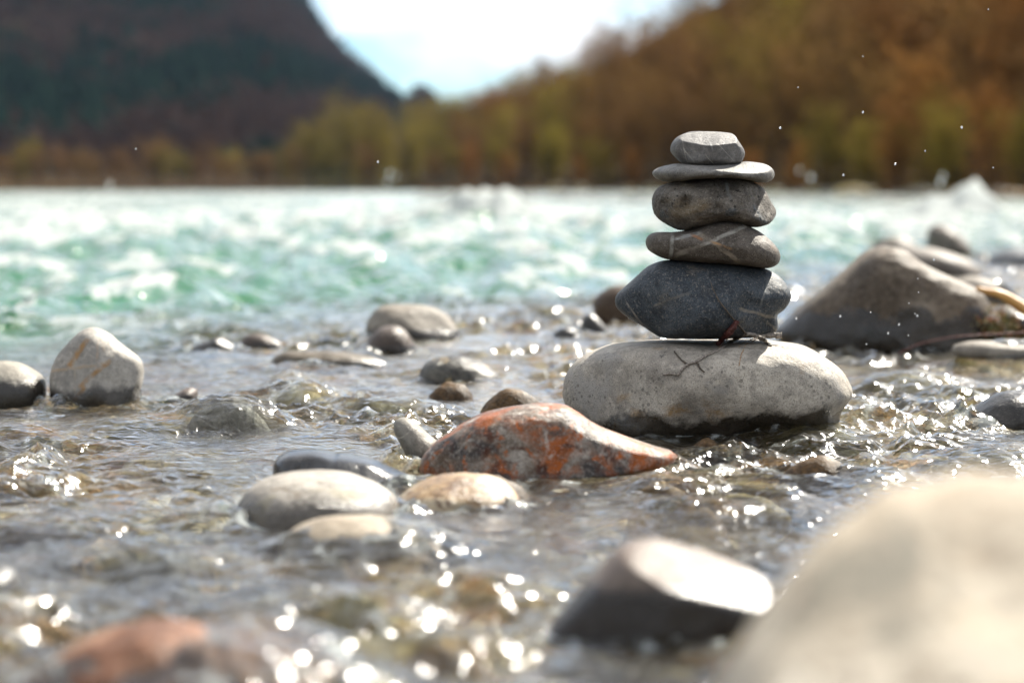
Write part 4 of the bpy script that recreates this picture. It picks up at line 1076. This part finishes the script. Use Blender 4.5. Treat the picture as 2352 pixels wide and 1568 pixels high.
o = link("conifer_forest", me, m_conif); tag(o, "dark blue-green conifer forest covering the steep hill at the left", "forest", kind="stuff")
me = bpy.data.meshes.new("bare_forest"); me.from_pydata(MV, [], MF)
o = link("bare_forest", me, m_mauve); tag(o, "mauve-brown leafless woodland in bands between the hill's conifers", "forest", kind="stuff")
cone_me = []
for i in range(4):
    V, Fc = conifer_geom(0, 0, 0, 1.0, 0.2, rc); me = bpy.data.meshes.new("crown"); me.from_pydata(V, [], Fc); me.materials.append(m_conif); cone_me.append(me)
V, Fc = prisms([(Vector((0, 0, -0.05)), Vector((0, 0, 0.9)), 0.02, 0.004)], 5)
ct_me = bpy.data.meshes.new("trunk"); ct_me.from_pydata(V, [], Fc); ct_me.materials.append(m_trunk)
for i in range(46):
    px = 610 + (965 - 610) * i / 45.0 + random.uniform(-4, 4)
    x, y, z = hill_point(px, 1255 + random.uniform(-15, 15)); h = random.choice([5, 6, 7, 8, 10])
    e = bpy.data.objects.new("ridge_conifer", None); COL.objects.link(e); e.location = (x, y, z - 0.4); e.scale = (h * 1.3, h * 1.3, h)
    tag(e, "dark conifer standing on the skyline of the left hill's falling ridge", "tree", "conifers on the hill's skyline")
    a = bpy.data.objects.new("trunk", ct_me); COL.objects.link(a); a.parent = e
    b = bpy.data.objects.new("crown", random.choice(cone_me)); COL.objects.link(b); b.parent = e

# ------------------------------------------------------------------ air
t = NT("valley_haze")
v_ = t.n("ShaderNodeVolumePrincipled"); v_.inputs["Color"].default_value = (0.5, 0.7, 1.0, 1); v_.inputs["Density"].default_value = 0.00005; v_.inputs["Anisotropy"].default_value = 0.0
t.l(v_.outputs[0], t.out.inputs["Volume"])
bx = np.array([(x, y, z) for x in (-2600, 2600) for y in (-60, 4200) for z in (-2.6, 900)], float)
hz = link("haze", mesh_np("haze", bx, np.array([(0,1,3,2),(4,6,7,5),(0,4,5,1),(2,3,7,6),(0,2,6,4),(1,5,7,3)]), False), t.m)
tag(hz, kind="stuff")

rk = random.Random(77)
for i in range(36):
    px = rk.uniform(1050, 2420); r0 = float(bank_r(px)) * rk.uniform(0.955, 0.985); x = (px - CX) / F * r0
    o = bpy.data.objects.new("bank_rock", rk.choice(cob_me)); COL.objects.link(o); k = rk.uniform(6, 16)
    o.location = (x, r0, 0.0); o.scale = (k * 1.3, k, k * 0.8); o.rotation_euler = (0, 0, rk.uniform(0, 6))
    tag(o, "dark rock at the far bank's waterline below the wood", "rock", "rocks along the far bank's waterline")
